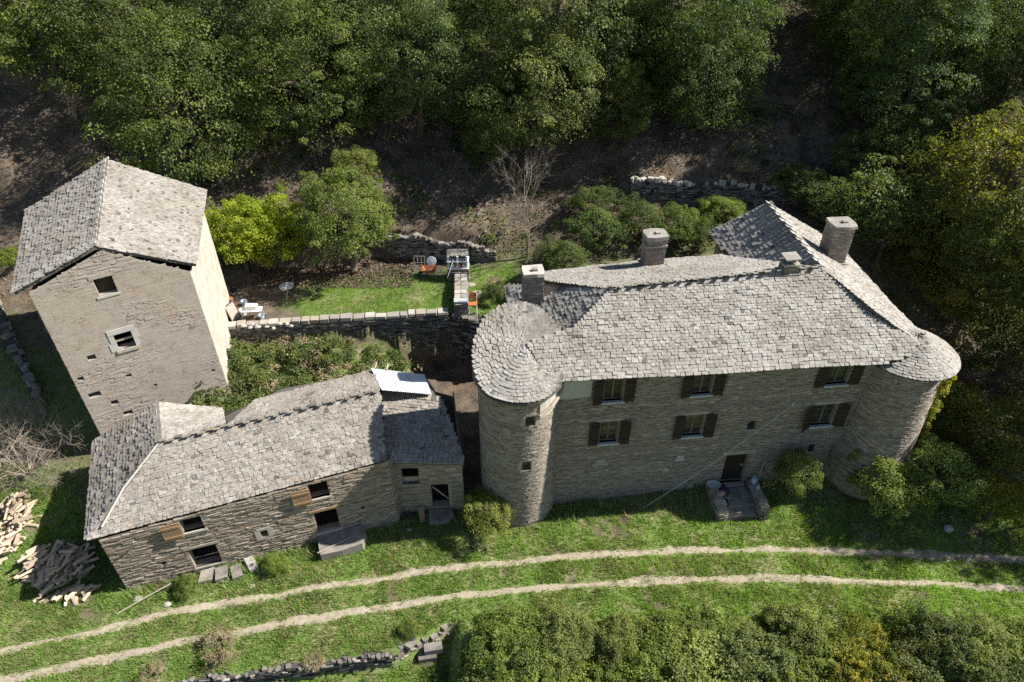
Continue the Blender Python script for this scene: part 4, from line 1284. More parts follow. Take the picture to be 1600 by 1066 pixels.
q = gpt(381, 492); bucket(q, .2, .34, M['white'], 'white bucket left of the trestle bench')
q = gpt(383, 478); bucket(q, .17, .3, M['blue'], 'pale blue bucket behind the trestle bench')
q = gpt(410, 499); bucket(q, .16, .24, M['blue'], 'pale blue tub right of the trestle bench', 'tub')
q = gpt(364, 495)
lb = empty('leaning_boards', q); tag(lb, 'dark boards leaning on the foot of the tower', 'boards')
for i, mt in enumerate(('navy', 'greywood', 'greywood')):
    m = MB(); m.obox(q + [.02 + i * .07, -.1 * i, .45], (.10, .30, 0), (-.10, .03, .42), (.02, .0, .006)); m.build('board', M[mt], lb)
q = gpt(362, 476)
m = MB(); m.lathe(q, [(.12, 0), (.2, .34), (.2, .36), (.17, .33)], 12); o = m.build('clay_pot', M['rust'], None); tag(o, 'rusty clay pot against the tower corner', 'pot')
# rubble at the west end of the coping
for i in range(14):
    px = 372 + i * 6.2 + random.uniform(-3, 3); py = 511 + random.uniform(-6, 5) - i * .2
    q = bp(px, py, 4.05); m = MB(); s = random.uniform(.07, .15)
    m.lathe(q, [(s * .8, 0), (s, s * .4), (s * .6, s * .9)], 6, 1 + random.random() * .5, 1)
    o = m.build('loose_stone', M['cop2'], None); tag(o, 'loose pale stone at the tower end of the garden wall', 'stone', 'loose stones on the garden wall')

# wheelbarrow with an orange tray
q = gpt(672, 434)
wbw = empty('wheelbarrow', q); tag(wbw, 'orange wheelbarrow parked at the edge of the lawn', 'wheelbarrow')
Vb = []
for (w, d, z, oy) in ((.22, .25, .30, 0), (.34, .42, .58, 0)):
    for sx, sy in ((-1, -1), (1, -1), (1, 1), (-1, 1)): Vb.append(q + [sx * d, sy * w, z])
mob('tray', np.array(Vb), [(3, 2, 1, 0), (0, 1, 5, 4), (1, 2, 6, 5), (2, 3, 7, 6), (3, 0, 4, 7), (0, 1, 2, 3)], M['orange'], wbw)
m = MB(); m.lathe((0, 0, -.05), [(.16, 0), (.17, .05), (.16, .1)], 14); 
Vw = np.concatenate(m.V); Vw = Vw[:, [0, 2, 1]] + q + [-.55, 0, .17]
mob('wheel', Vw, m.F, M['black'], wbw)
for sy in (-1, 1):
    m = MB(); m.tube([q + [-.55, sy * .08, .17], q + [-.2, sy * .2, .28], q + [.3, sy * .24, .33], q + [.85, sy * .27, .52]], .018, 6); m.build('handle', M['metal'], wbw)
    m = MB(); m.tube([q + [.3, sy * .23, .32], q + [.36, sy * .25, 0]], .016, 6); m.build('leg', M['metal'], wbw)
# round lid and grille standing against the dark wall
q = gpt(675, 419); m = MB()
m.lathe((0, 0, 0), [(.30, 0), (.31, .02), (.28, .04), (.05, .06)], 18)
Vw = np.concatenate(m.V); Vw = np.stack([Vw[:, 0], -Vw[:, 2] * .9 + Vw[:, 1] * .35, Vw[:, 1] * .93 + .33], 1) + q
o = mob('round_lid', Vw, m.F, M['metal'], None); tag(o, 'round grey metal lid leaning on the dark wall', 'lid')
q = gpt(656, 423); gr = empty('wire_frame', q); tag(gr, 'square wire frame leaning on the dark wall', 'frame')
for (a, b) in (((-.33, 0), (-.33, .8)), ((.33, 0), (.33, .8)), ((-.33, .8), (.33, .8)), ((-.33, .02), (.33, .02)), ((-.11, 0), (-.11, .8)), ((.11, 0), (.11, .8)), ((-.33, .4), (.33, .4))):
    m = MB(); m.tube([q + [a[0], a[1] * .3, a[1] * .95], q + [b[0], b[1] * .3, b[1] * .95]], .014, 5); m.build('bar', M['greywood'], gr)
# garden oven: rubble base, white shelves, stone roof
q = bp(716, 437, 4.2); q[2] = 3.95
ov = empty('garden_oven', q); tag(ov, 'rubble and white panel garden oven with slate top', 'oven')
m = MB(); m.obox(q + [0, .35, .45], (.62, 0, 0), (0, .42, 0), (0, 0, .5)); m.build('base', M['mortar_dark'], ov)
jn = Joined()
for A_, B_ in (((-.62, -.08), (.62, -.08)), ((.62, -.08), (.62, .8))):
    P_ = plane_P(q[:2] + A_, q[:2] + B_); jn.add(*masonry(P_, 0, P_.L, lambda u: 3.9, lambda u: q[2] + .93, (), (.07, .15), (.2, .5), (0, .09), .02, int(abs(A_[0]) * 77)))
jn.build('masonry', M['stone_dry'], ov)
for sx in (-.55, 0, .55):
    m = MB(); m.obox(q + [sx, .45, 1.35], (.05, 0, 0), (0, .32, 0), (0, 0, .40)); m.build('upright', M['white'], ov)
for z, d_ in ((.97, .40), (1.4, .33)):
    m = MB(); m.obox(q + [0, .42, z], (.66, 0, 0), (0, d_, 0), (0, 0, .025)); m.build('shelf', M['white'], ov)
m = MB(); m.obox(q + [-.02, .75, 1.3], (.58, 0, 0), (0, .03, 0), (0, 0, .38)); m.build('back_panel', M['white'], ov)
for i in range(6):
    m = MB(); m.obox(q + [-.5 + i * .2 + random.uniform(-.02, .02), .55 + random.uniform(-.05, .05), 1.79 + .02 * (i % 2)], (.12, .03, .01), (-.03, .33, .03), (0, 0, .022)); m.build('roof_slab', M['slab'], ov)
m = MB(); m.tube([q + [-.62, -.2, .5], q + [-.25, .1, 1.55]], .03, 6); m.build('prop', M['white'], ov)
def pot(p, r, h, mat, label, cat='pot'):
    m = MB(); m.lathe(p, [(r * .7, 0), (r, h * .9), (r * 1.08, h * .92), (r * 1.08, h), (r * .9, h), (r * .85, h * .85)], 14)
    o = m.build('flower_pot', mat, None); tag(o, label, cat); return o
pot(q + [.1, .2, .996], .11, .28, M['orange'], 'orange pot on the lower oven shelf')
pot(q + [-.3, .2, .996], .10, .2, M['white'], 'white pot on the lower oven shelf')
pot(q + [.36, .25, .996], .1, .18, M['white'], 'squat white jar at the right of the oven shelf', 'jar')
# orange chair on the flagged wall top
q = np.array([-2.75, 32.05, 4.0]); q[2] = 3.85
q = np.array([-2.2, 31.75, 3.72])
chv = empty('garden_chair', q); tag(chv, 'orange seated chair with white legs at the garden corner', 'chair')
m = MB(); m.obox(q + [0, .0, .98], (.24, 0, 0), (0, .22, 0), (0, 0, .02)); m.build('seat', M['orange'], chv)
m = MB(); m.obox(q + [0, .24, 1.36], (.22, 0, 0), (0, .012, .0), (0, .05, .18)); m.build('backrest', M['orange'], chv)
for sx in (-1, 1):
    m = MB(); m.tube([q + [sx * .2, -.19, .97], q + [sx * .24, -.25, -.02]], .02, 6); m.build('leg', M['white'], chv)
    m = MB(); m.tube([q + [sx * .22, .26, 1.5], q + [sx * .21, .21, .97], q + [sx * .24, .27, -.02]], .02, 6); m.build('leg', M['white'], chv)
# scattered boulders beside the path
for i, (px, py, s) in enumerate(((744, 462, .42), (735, 446, .25), (762, 494, .22), (728, 448, .2), (772, 500, .16))):
    q = ground_hit(px, py); m = MB()
    m.lathe(q - [0, 0, .08], [(s * .9, 0), (s, s * .35), (s * .75, s * .7), (s * .3, s * .8)], 8, 1.3, .85)
    V_ = np.concatenate(m.V); V_ += (np.random.default_rng(i).random(V_.shape) - .5) * s * .25
    o = mob('boulder', V_, m.F, M['cop1'], None)
    tag(o, ('big pale flat boulder right of the flagged wall', 'pale boulder by the foot of the garden oven', 'grey boulder on the grass strip beside the manor', 'small boulder tight against the garden oven', 'smallest boulder on the grass near the manor wall')[i], 'boulder')
# fence posts by the bare tree
for i, (px, py, h) in enumerate(((838, 408, 1.3), (848, 408, .8))):
    q = ground_hit(px, py); m = MB(); m.tube([q - [0, 0, .2], q + [.05, 0, h]], [.05, .04], 7); o = m.build('fence_post', M['greywood'], None)
    tag(o, ('taller pale fence post beside the bare sapling', 'shorter fence post beside the bare sapling')[i], 'post')

# ------------------------------------------------------------------ doorstep, cable, props
ds = empty('doorstep', FP(10.7, -.9, .2)); tag(ds, 'stone doorstep flanked by two low rubble walls', 'doorstep')
zg = .15
for i, (v0, v1, z) in enumerate(((-.25, -.85, .44), (-.85, -1.25, .30), (-1.25, -1.75, .17))):
    for j in range(3):
        ua = 9.95 + j * .5
        m = MB(); c_ = FP(ua + .25, (v0 + v1) / 2, z - .2)
        m.obox(c_ + [0, 0, random.uniform(-.012, .012)], ex_3(FE) * .243, ex_3(FN) * (abs(v1 - v0) / 2 - .006), (0, 0, .2)); m.build('step_slab', M['slab'] if (i + j) % 2 else M['cut_stone'], ds)
for ua, vend in ((9.62, -1.9), (11.62, -1.85)):
    cor = [FP(ua - .22, vend)[:2], FP(ua + .22, vend)[:2], FP(ua + .22, -.12)[:2], FP(ua - .22, -.12)[:2]]
    top_ = lambda u: .78
    fw = mob('flank_wall', np.array([(*c_, -.2) for c_ in cor] + [(*c_, .76) for c_ in cor]), [(0, 1, 5, 4), (1, 2, 6, 5), (2, 3, 7, 6), (3, 0, 4, 7), (4, 5, 6, 7)], M['mortar'], ds)
    jn = Joined()
    for i in range(4):
        P_ = plane_P(cor[i], cor[(i + 1) % 4]); jn.add(*masonry(P_, 0, P_.L, lambda u: -.1, lambda u: .77, (), (.07, .15), (.2, .45), (0, .07), .02, 120 + i))
    jn.build('masonry', M['stone'], fw)
    for k in range(5):
        m = MB(); c_ = FP(ua + random.uniform(-.05, .05), -.35 - k * .34, .80)
        m.obox(c_, ex_3(FE) * random.uniform(.18, .27), ex_3(FN) * .15, (0, 0, random.uniform(.03, .07))); m.build('cap_slab', M['cop%d' % random.randrange(3)], fw)
q = FP(9.62, -.4, .86); m = MB(); m.lathe(q, [(.2, 0), (.33, .10), (.34, .12), (.30, .115), (.17, .03)], 20, 1, .8); o = m.build('basin', M['sill'], None); tag(o, 'oval pale basin on the left doorstep wall', 'basin')
q = FP(11.6, -.42, .87); jg = empty('jug', q); tag(jg, 'pale blue jug on the right doorstep wall', 'jug')
m = MB(); m.lathe(q, [(.11, 0), (.15, .12), (.13, .26), (.08, .32), (.10, .37), (.07, .36)], 14); m.build('body', M['blue'], jg)
m = MB(); m.tube([q + [.12, 0, .28], q + [.22, 0, .24], q + [.2, 0, .12], q + [.13, 0, .09]], .015, 6); m.build('handle', M['blue'], jg)
q = FP(11.62, -.85, .87); m = MB(); m.lathe(q, [(.08, 0), (.10, .18), (.05, .25), (.05, .3)], 12); o = m.build('bottle', M['sill'], None); tag(o, 'short grey bottle in front of the blue jug', 'bottle')
def bundle(c, s, label, mat, seed):
    m = MB(); r = np.random.default_rng(seed)
    m.lathe(c, [(.8, 0), (1, .25), (.85, .6), (.5, .85), (.15, .95)], 12)
    V_ = np.concatenate(m.V); V_ = (V_ - c) * s
    a = np.arctan2(V_[:, 1], V_[:, 0]); V_ *= (1 + .16 * np.sin(3 * a + seed) * (V_[:, 2:] .ravel() > .05))[:, None]
    V_[:, 2] += .04 * np.sin(5 * a) * (V_[:, 2] > .1)
    o = mob('cloth_bundle', V_ + c, m.F, mat, None, smooth=True); tag(o, label, 'bundle'); return o
bundle(FP(10.1, -.55, .45), (.30, .26, .5), 'dark navy cloth bundle on the doorstep beside the left wall', M['navy'], 3)
bundle(FP(10.0, -1.1, .31), (.26, .22, .34), 'dark green-black cloth bundle at the front of the doorstep', M['black'], 5)
bundle(FP(9.75, -.95, .87), (.22, .14, .2), 'small pinkish cloth lying on the left doorstep wall', M['pink'], 8)
# green garden tool leaning right of the door
u_, z_ = wall_uz(Pf, 1194, 722)
tl = empty('garden_fork', FP(11.95, -.25, .5)); tag(tl, 'long-handled garden fork leaning right of the front door', 'tool')
m = MB(); m.tube([FP(11.75, -.38, .5), FP(12.05, -.10, 2.0)], .022, 6); m.build('shaft', M['sill'], tl)
m = MB(); m.obox(FP(11.74, -.38, .48), ex_3(FE) * .14, (0, 0, .015), ex_3(FN) * .015); 
for k in (-1, 0, 1): m.tube([FP(11.74 + k * .12, -.38, .48), FP(11.72 + k * .12, -.42, .25)], .01, 5)
m.build('head', M['metal'], tl)
# cable running from the facade hook down to the grass
u_, z_ = wall_uz(Pf, 1236, 632)
A_ = Pf(u_, z_, .08); B_ = ground_hit(1000, 797)
pts = [A_ + (B_ - A_) * f - [0, 0, .25 * math.sin(math.pi * f)] for f in np.linspace(0, 1, 12)]
m = MB(); m.tube(pts, .013, 5); o = m.build('cable', M['cable'], None); tag(o, 'thin pale cable slung from the manor facade to the grass', 'cable')
m = MB(); m.tube([Pf(u_, z_, .0), Pf(u_, z_, .12), Pf(u_ + .03, z_ + .25, .1)], .025, 6); m.build('cable_hook', M['metal'], manor)
# stick propped on the barn wall and poles in the grass
u_, z_ = wall_uz(Pa, 205, 846)
m = MB(); m.tube([Pa(u_ - .25, z_ - .5, .05), Pa(u_ + .2, z_ + .28, .32)], .03, 6); o = m.build('prop_stick', M['greywood'], None); tag(o, 'short pale stick propped high on the barn wall', 'stick')
u0, u1, z0, z1 = oa['door']
m = MB(); m.tube([Pa(u0 - .15, z0 - .08, 1.0), Pa(u1 + .35, z0 - .08, .62)], .028, 6); o = m.build('pole', M['greywood'], None); tag(o, 'pale pole lying on the barn landing slab', 'pole')
A_, B_ = ground_hit(184, 961), ground_hit(270, 917)
m = MB(); m.tube([A_ + [0, 0, .08], (A_ + B_) / 2 + [0, 0, .18], B_ + [0, 0, .25]], .028, 6); o = m.build('pole', M['greywood'], None); tag(o, 'long bent pole lying in the grass before the barn', 'pole')
q = ground_hit(660, 812)
m = MB(); m.obox(q + [0, 0, .35], (.12, .05, .0), (-.06, .22, .28), (.01, -.01, .02)); o = m.build('plank', M['oldwood'], None); tag(o, 'broken plank leaning by the shaded barn door', 'plank')
q = ground_hit(1480, 830)
m = MB(); m.lathe(q, [(.13, 0), (.17, .2), (.16, .25), (.08, .27)], 14, 1.2, 1); o = m.build('water_tub', M['metal'], None); tag(o, 'pale metal tub in the shade by the track', 'tub')
# stone steps in the bank at the end of the low wall
st = empty('bank_steps', ground_hit(668, 1046)); tag(st, 'rough stone steps cut in the bank below the track', 'steps')
for k in range(4):
    q = bp(650 + k * 9, 1052 - k * 13, -1.35 + k * .28); m = MB(); m.obox(q, (.36, .06, 0), (-.04, .17, 0), (0, 0, .13)); m.build('step', M['stone_block'], st)
# white scraps in the grass
for i, (px, py) in enumerate(((216, 936), (262, 945), (393, 917), (640, 828))):
    q = ground_hit(px, py); m = MB(); s = .16 - .02 * i
    m.lathe(q - [0, 0, .03], [(s, 0), (s * 1.1, s * .5), (s * .5, s * .9)], 7, 1.3, .9); o = m.build('stone', M['cop2'], None)
    tag(o, ('pale stone in the grass near the barn corner', 'small pale stone beside the lying pole', 'small pale stone under the barn wall bush', 'pale stone on the grass below the shaded barn door')[i], 'stone')

# ------------------------------------------------------------------ foliage engine
def leaf_cloud(pos, nrm, size, r, aspect=.55):
    """one lens-shaped quad per leaf"""
    n = len(pos)
    d = r.normal(size=(n, 3)); d -= nrm * (d * nrm).sum(1)[:, None]; d /= np.linalg.norm(d, axis=1)[:, None] + 1e-9
    s = np.cross(nrm, d)
    l = (size * r.uniform(.6, 1.3, n))[:, None] * .5
    w = l * aspect
    bend = nrm * l * .25
    V = np.stack([pos - d * l - bend, pos + s * w, pos + d * l - bend, pos - s * w], 1).reshape(-1, 3)
    F = np.arange(4 * n).reshape(n, 4)
    return V, F
def crown_geo(seed, n_cl, n_lf, leaf, low=-.45, cs=(.16, .30), shape=(1, 1, .9), lobes=.28, cone=0.0):
    r = np.random.default_rng(seed)
    d = r.normal(size=(n_cl * 3, 3)); d /= np.linalg.norm(d, axis=1)[:, None]
    d = d[d[:, 2] > low][:n_cl]
    n_cl = len(d)
    # uneven outline: a few big lobes pull the surface in and out
    L = r.normal(size=(7, 3)); L /= np.linalg.norm(L, axis=1)[:, None]
    lob = 1 - lobes + lobes * 1.25 * np.clip((d @ L.T).max(1), 0, 1) ** 1.5
    rad = lob * (.50 + .45 * r.random(n_cl) ** .45)
    sprig = r.random(n_cl) < .22
    rad = np.where(sprig, rad * r.uniform(1.05, 1.28, n_cl), rad)
    C = d * rad[:, None] * np.array(shape)
    if cone: C[:, :2] *= (1 - cone * (C[:, 2:] + .4) / 1.4)
    R = r.uniform(cs[0], cs[1], n_cl) * np.where(sprig, .6, 1.0)
    idx = np.repeat(np.arange(n_cl), n_lf)
    q = r.normal(size=(len(idx), 3)); q /= np.linalg.norm(q, axis=1)[:, None]
    q[:, 2] = np.where(q[:, 2] < -.3, -q[:, 2], q[:, 2])
    rr = R[idx] * (1 - .55 * r.random(len(idx)) ** 2.2)
    pos = C[idx] + q * rr[:, None] * np.array([1, 1, .8])
    nrm = q * .6 + d[idx] * .25 + r.normal(size=q.shape) * .45 + np.array([0, 0, .35])
    nrm /= np.linalg.norm(nrm, axis=1)[:, None]
    V, F = leaf_cloud(pos, nrm, np.full(len(idx), leaf), r)
    base = r.random(n_cl) * .6
    rn = np.clip(base[idx] + r.random(len(idx)) * .4, 0, .999)
    return V, F, rn, C
CROWNS = {}
def crown_set(key, mat, count, seed, *a, **k):
    CROWNS[key] = []
    for i in range(count):
        V, F, rn, C = crown_geo(seed + i, *a, **k)
        CROWNS[key].append((raw_mesh('crown', V, F, mat, rn * .0 + rn), C))
# scale of one: crown radius 1
crown_set('oak', M['oak'], 3, 200, 330, 120, .034, -.75, (.09, .27), (1, 1, .95), .42)
crown_set('oak2', M['oak2'], 2, 210, 330, 120, .034, -.75, (.09, .27), (1, 1, .95), .42)
crown_set('tall', M['oak2'], 1, 220, 330, 110, .036, -.8, (.10, .24), (.72, .72, 1.5), .3, .35)
crown_set('autumn', M['autumn'], 2, 230, 300, 100, .04, -.7, (.09, .26), (1, 1, .9), .42)
crown_set('bright', M['bright'], 1, 240, 190, 90, .06, -.6, (.10, .28), (1, 1, .95), .45)
crown_set('mid', M['gtree'], 1, 245, 280, 100, .045, -.6, (.09, .25), (1, 1, .95), .38)
SH = (-.3, (.10, .34), (1, 1, .85), .5)
crown_set('shrub', M['mid'], 2, 250, 130, 100, .06, *SH)
crown_set('dark', M['oak'], 2, 260, 130, 100, .055, *SH)
crown_set('olive', M['olive'], 2, 270, 130, 100, .055, *SH)
crown_set('ashrub', M['autumn'], 2, 280, 130, 100, .055, *SH)
crown_set('bshrub', M['bramble'], 2, 290, 130, 100, .055, *SH)
crown_set('red', M['red'], 1, 295, 40, 50, .10, *SH)
crown_set('dry', M['drygrass'], 1, 297, 60, 60, .08, -.2, (.12, .36), (1, 1, .6), .5)
TH = (-.15, (.08, .27), (1, 1, .8), .55)
crown_set('t_mid', M['mid'], 2, 310, 200, 85, .06, *TH)
crown_set('t_olive', M['olive'], 2, 320, 200, 85, .056, *TH)
crown_set('t_bramble', M['bramble'], 1, 330, 200, 85, .056, *TH)
crown_set('t_autumn', M['autumn'], 1, 340, 200, 85, .056, *TH)
def locate(px, py, rpx, k):
    r_ = ray(px, py)
    for t in np.arange(16, 140, .1):
        p = np.array([0, 0, CAM_H]) + r_ * t
        R = rpx * t / FPX                 # ray is scaled to unit depth
        if p[2] - float(hz(p[0], p[1])) <= k * R: return p, R
    return p, R
NT_ = [0]
def plant_at(name, label, cat, c, R, key, sz=1.0, group=None, trunk=True, sxy=(1, 1)):
    NT_[0] += 1
    r = np.random.default_rng(900 + NT_[0])
    base = np.array([c[0], c[1], float(hz(c[0], c[1]))])
    root = empty(name, base); tag(root, label, cat, group)
    me, C = CROWNS[key][NT_[0] % len(CROWNS[key])]
    rot = r.uniform(0, 6.28)
    o = bpy.data.objects.new('crown', me); COL.objects.link(o)
    o.location = c; o.rotation_euler = (0, 0, rot); o.scale = (R * r.uniform(.88, 1.15), R * r.uniform(.88, 1.15), R * sz)
    WLOC[o.name] = tuple(c); set_parent(o, root)
    if trunk:
        m = MB()
        tr = max(.03, .055 * R)
        top = c + [0, 0, .25 * R]
        lean = r.normal(0, .06 * R, 2)
        mid_ = (base + top) / 2 + [lean[0], lean[1], 0]
        m.tube([base - [0, 0, .25], base + [0, 0, .1 * R], mid_, top], [tr * 1.4, tr, tr * .8, tr * .4], 8)
        ca, sa = math.cos(rot), math.sin(rot)
        for j in r.choice(len(C), min(9, len(C)), replace=False):
            q = C[j] * R * np.array([1, 1, sz]); q = np.array([ca * q[0] - sa * q[1], sa * q[0] + ca * q[1], q[2]]) + c
            s = base + (top - base) * r.uniform(.45, .9) if r.random() < .5 else mid_
            m.tube([s, (s + q) / 2 + r.normal(0, .06 * R, 3), q], [tr * .5, tr * .33, tr * .12], 5, False)
        m.build('trunk', M['bark'], root)
    return root
def plant(name, label, cat, px, py, rpx, key, k=1.0, sz=1.0, group=None, trunk=True):
    c, R = locate(px, py, rpx, k)
    return plant_at(name, label, cat, c, R, key, sz, group, trunk)

# oaks on the hillside
OAK = [(55, 35, 100, 'oak', 'broad dark oak in the top left corner'), (190, 50, 95, 'oak', 'oak second from the left along the top edge'),
       (292, 168, 104, 'oak', 'lowest oak on the slope, right behind the tower house'), (395, 45, 95, 'oak2', 'grey-green oak above the lowest oak'),
       (478, 118, 100, 'oak', 'oak on the slope up behind the garden tree'), (575, 40, 95, 'oak2', 'oak at the top edge left of the middle'),
       (650, 118, 98, 'oak2', 'large round oak left of the dark cleft between the oaks'), (838, 165, 95, 'oak2', 'lower oak of the tall central clump behind the bare sapling'),
       (875, 55, 120, 'oak2', 'tallest oak of the central clump at the top edge'), (1075, 60, 112, 'oak', 'broad oak at the top edge right of the centre'),
       (1105, 118, 84, 'oak', 'lower oak just above the upper dry-stone wall'), (975, 165, 50, 'oak', 'small dark oak between the two central clumps'),
       (760, 215, 45, 'oak', 'small shaded oak at the foot of the central clump'), (1000, 60, 80, 'oak', 'oak filling between the two central clumps at the top'), (735, 20, 55, 'oak', 'dark oak in the cleft at the top edge')]
for (px, py, rp, key, lb) in OAK: plant('oak_tree', lb, 'tree', px, py, rp * 1.12, key, .85, 1.15, 'oaks on the hillside')
plant('tall_tree', 'tall conical grey-green tree at the upper right', 'tree', 1448, 95, 105, 'tall', 1.5, 1.0)
plant('oak_tree', 'oak in deep shade at the top right corner', 'tree', 1592, 60, 95, 'oak', 1.1, 1.1, 'oaks on the hillside')
plant('oak_tree', 'dark oak in deep shade left of the tall conical tree', 'tree', 1345, 30, 80, 'oak', 1.0, 1.2, 'oaks on the hillside')
plant('oak_tree', 'shaded oak below the tall conical tree', 'tree', 1375, 135, 62, 'oak', .9, 1.2, 'oaks on the hillside')
plant('oak_tree', 'grey oak under the tall conical tree', 'tree', 1475, 205, 62, 'oak2', .9, 1.0, 'oaks on the hillside')
ORD = ['leftmost', 'second from the left', 'third from the left', 'fourth from the left', 'fifth from the left', 'sixth from the left', 'seventh from the left', 'eighth from the left', 'ninth from the left', 'tenth from the left', 'eleventh from the left', 'rightmost']
for k_, px in enumerate((-60, 120, 330, 545, 760, 960, 1170, 1300, 1420, 1560, 1680)):
    plant('oak_tree', 'oak in the back row at the top edge, ' + (ORD[k_] if k_ < 10 else 'rightmost'), 'tree', px, -45 + (px % 37), 78, 'oak', 1.0, 1.1, 'back row of oaks')
# trees right of the manor
plant('shrub_tree', 'grey-green shrubby tree right of the upper wall', 'tree', 1412, 232, 62, 'olive', .9)
plant('shrub', 'sparse grey shrub at the right end of the upper wall', 'shrub', 1338, 252, 45, 'olive', .7)
plant('shrub_tree', 'dark green tree behind the right chimney', 'tree', 1395, 345, 85, 'dark', 1.0)
plant('chestnut_tree', 'large yellowing tree at the right edge of the picture', 'tree', 1575, 320, 150, 'autumn', 1.05, 1.0)
plant('chestnut_tree', 'dark yellow-green tree right of the turret roof', 'tree', 1520, 430, 100, 'autumn', .9, .9)
plant('shrub', 'dark bush low behind the right roof slope', 'shrub', 1440, 410, 60, 'dark', .8)
plant('shrub', 'dark bush at the right edge below the yellowing tree', 'shrub', 1590, 545, 60, 'bshrub', .8)
plant('shrub', 'dark green bush beside the yellow creeper', 'shrub', 1480, 640, 46, 'shrub', .9)
plant('shrub', 'shaded bush at the right edge above the track', 'shrub', 1570, 690, 78, 'ashrub', .9)
plant('shrub', 'shaded bush right of the right round tower foot', 'shrub', 1465, 735, 62, 'shrub', .9)
plant('shrub', 'leafy bush in front of the right round tower', 'shrub', 1395, 755, 58, 'shrub', .85, 1.0)
plant('shrub', 'dark bush at the lower right beside the plastic tub', 'shrub', 1560, 785, 55, 'ashrub', .8)
plant('shrub', 'small red-leaved bush right of the turret', 'shrub', 1492, 605, 22, 'red', .9)
plant('shrub', 'tall pale leafy bush right of the front door', 'shrub', 1243, 742, 40, 'olive', 1.2, 1.35)
plant('shrub', 'yellow-green bush at the foot of the left round tower', 'shrub', 762, 806, 42, 'olive', .9, 1.05)
# garden trees
plant('bright_bush', 'yellow-green bush against the tower house corner', 'bush', 372, 368, 58, 'bright', 1.05, 1.05)
plant('bright_bush', 'yellow-green bush between the tower and the garden tree', 'bush', 432, 368, 56, 'bright', 1.05, 1.1)
plant('garden_tree', 'rounded green tree over the shaded lawn', 'tree', 540, 345, 80, 'mid', 1.15, 1.05)
plant('shrub', 'small pale shrub behind the garden tree', 'shrub', 556, 262, 36, 'olive', .9)
# shrubs behind the manor
for (px, py, rp, key, lb) in ((942, 362, 42, 'dark', 'dark green bush behind the manor left of the middle chimney'), (1000, 345, 42, 'bshrub', 'brownish bramble bush behind the middle chimney'),
                              (1062, 358, 40, 'shrub', 'green bush right of the middle chimney'), (1128, 328, 30, 'shrub', 'upright green bush by the wing gable'), (1095, 372, 34, 'dark', 'dark bush tucked behind the back eave of the manor'),
                              (930, 318, 34, 'bshrub', 'loose brown bush right of the bare sapling'), (1270, 300, 40, 'bshrub', 'brown bush behind the wing roof peak'), (1235, 285, 30, 'dark', 'dark bush at the end of the upper wall'),
                              (1310, 320, 46, 'dark', 'dark bush behind the right chimney stack'), (720, 400, 14, 'dry', 'dry tuft on the top of the dark garden wall'), (770, 462, 22, 'dark', 'low dark bush in the corner beside the manor hip roof'),
                              (878, 408, 44, 'bshrub', 'low bramble patch behind the left chimney'), (1165, 262, 20, 'dry', 'tuft of dry grass on the upper wall')):
    plant('shrub', lb, 'shrub', px, py, rp, key, .75, 1.0, trunk=rp > 25)
# bushes in front
for (px, py, rp, key, lb) in ((432, 880, 22, 'shrub', 'small bush against the barn wall under the little window'), (290, 918, 20, 'shrub', 'small bush before the left barn window'), (345, 1012, 30, 'dry', 'straw-coloured dry bush below the track'),
                              (492, 1035, 18, 'dry', 'small dry bush growing on the low wall'), (238, 1058, 22, 'dry', 'dry tuft at the bottom left edge'), (15, 405, 26, 'shrub', 'green bush at the left edge beyond the tower roof'),
                              (640, 985, 16, 'shrub', 'small green tuft above the low wall')):
    plant('shrub', lb, 'shrub', px, py, rp, key, .6, .9, trunk=False)
row = 0
for j, (py, rp, n0) in enumerate(((1008, 62, 12), (1040, 78, 11), (1095, 92, 10))):
    for i in range(n0):
        px = 800 + i * (830 / (n0 - 1)) + random.uniform(-16, 16) - (25 if j == 1 else 0) - (20 if j == 2 else 0)
        key = ('t_mid', 't_olive', 't_olive', 't_mid')[(i + j) % 4] if px < 1180 else ('t_autumn', 't_bramble', 't_olive', 't_mid')[(i + j) % 4]
        y_ = py + random.uniform(-10, 10) + (14 if px > 1300 and j == 0 else 0)
        lb = ('shrub in the front thicket, row nearest the track', 'shrub in the middle row of the front thicket', 'shrub in the front thicket along the bottom edge')[j]
        plant('thicket_shrub', lb + ', ' + (ORD[i] if i < n0 - 1 else 'rightmost'), 'shrub', px, y_, rp * random.uniform(.62, 1.08), key, .38, random.uniform(.65, 1.15), ('front thicket upper row', 'front thicket middle row', 'front thicket bottom row')[j])
# trees outside the frame to the right: their shade lies on the right end of the track and the slope
for (x, y, R, h) in ((30.5, 21, 3.8, 4.8), (34, 27, 4.5, 6), (35, 40, 4.5, 6), (31, 44, 3.6, 5), (24.5, 47.5, 4, 6.5),   (27.6, 21.6, 2.7, 7.6), (27.5, 26.5, 3.4, 8.0), (25.0, 31.0, 3.0, 5.5)):
    plant_at('oak_tree', 'oak of the wood beyond the right edge', 'tree', np.array([x, y, float(hz(x, y)) + h]), R, 'oak', 1.1, 'wood beyond the right edge')

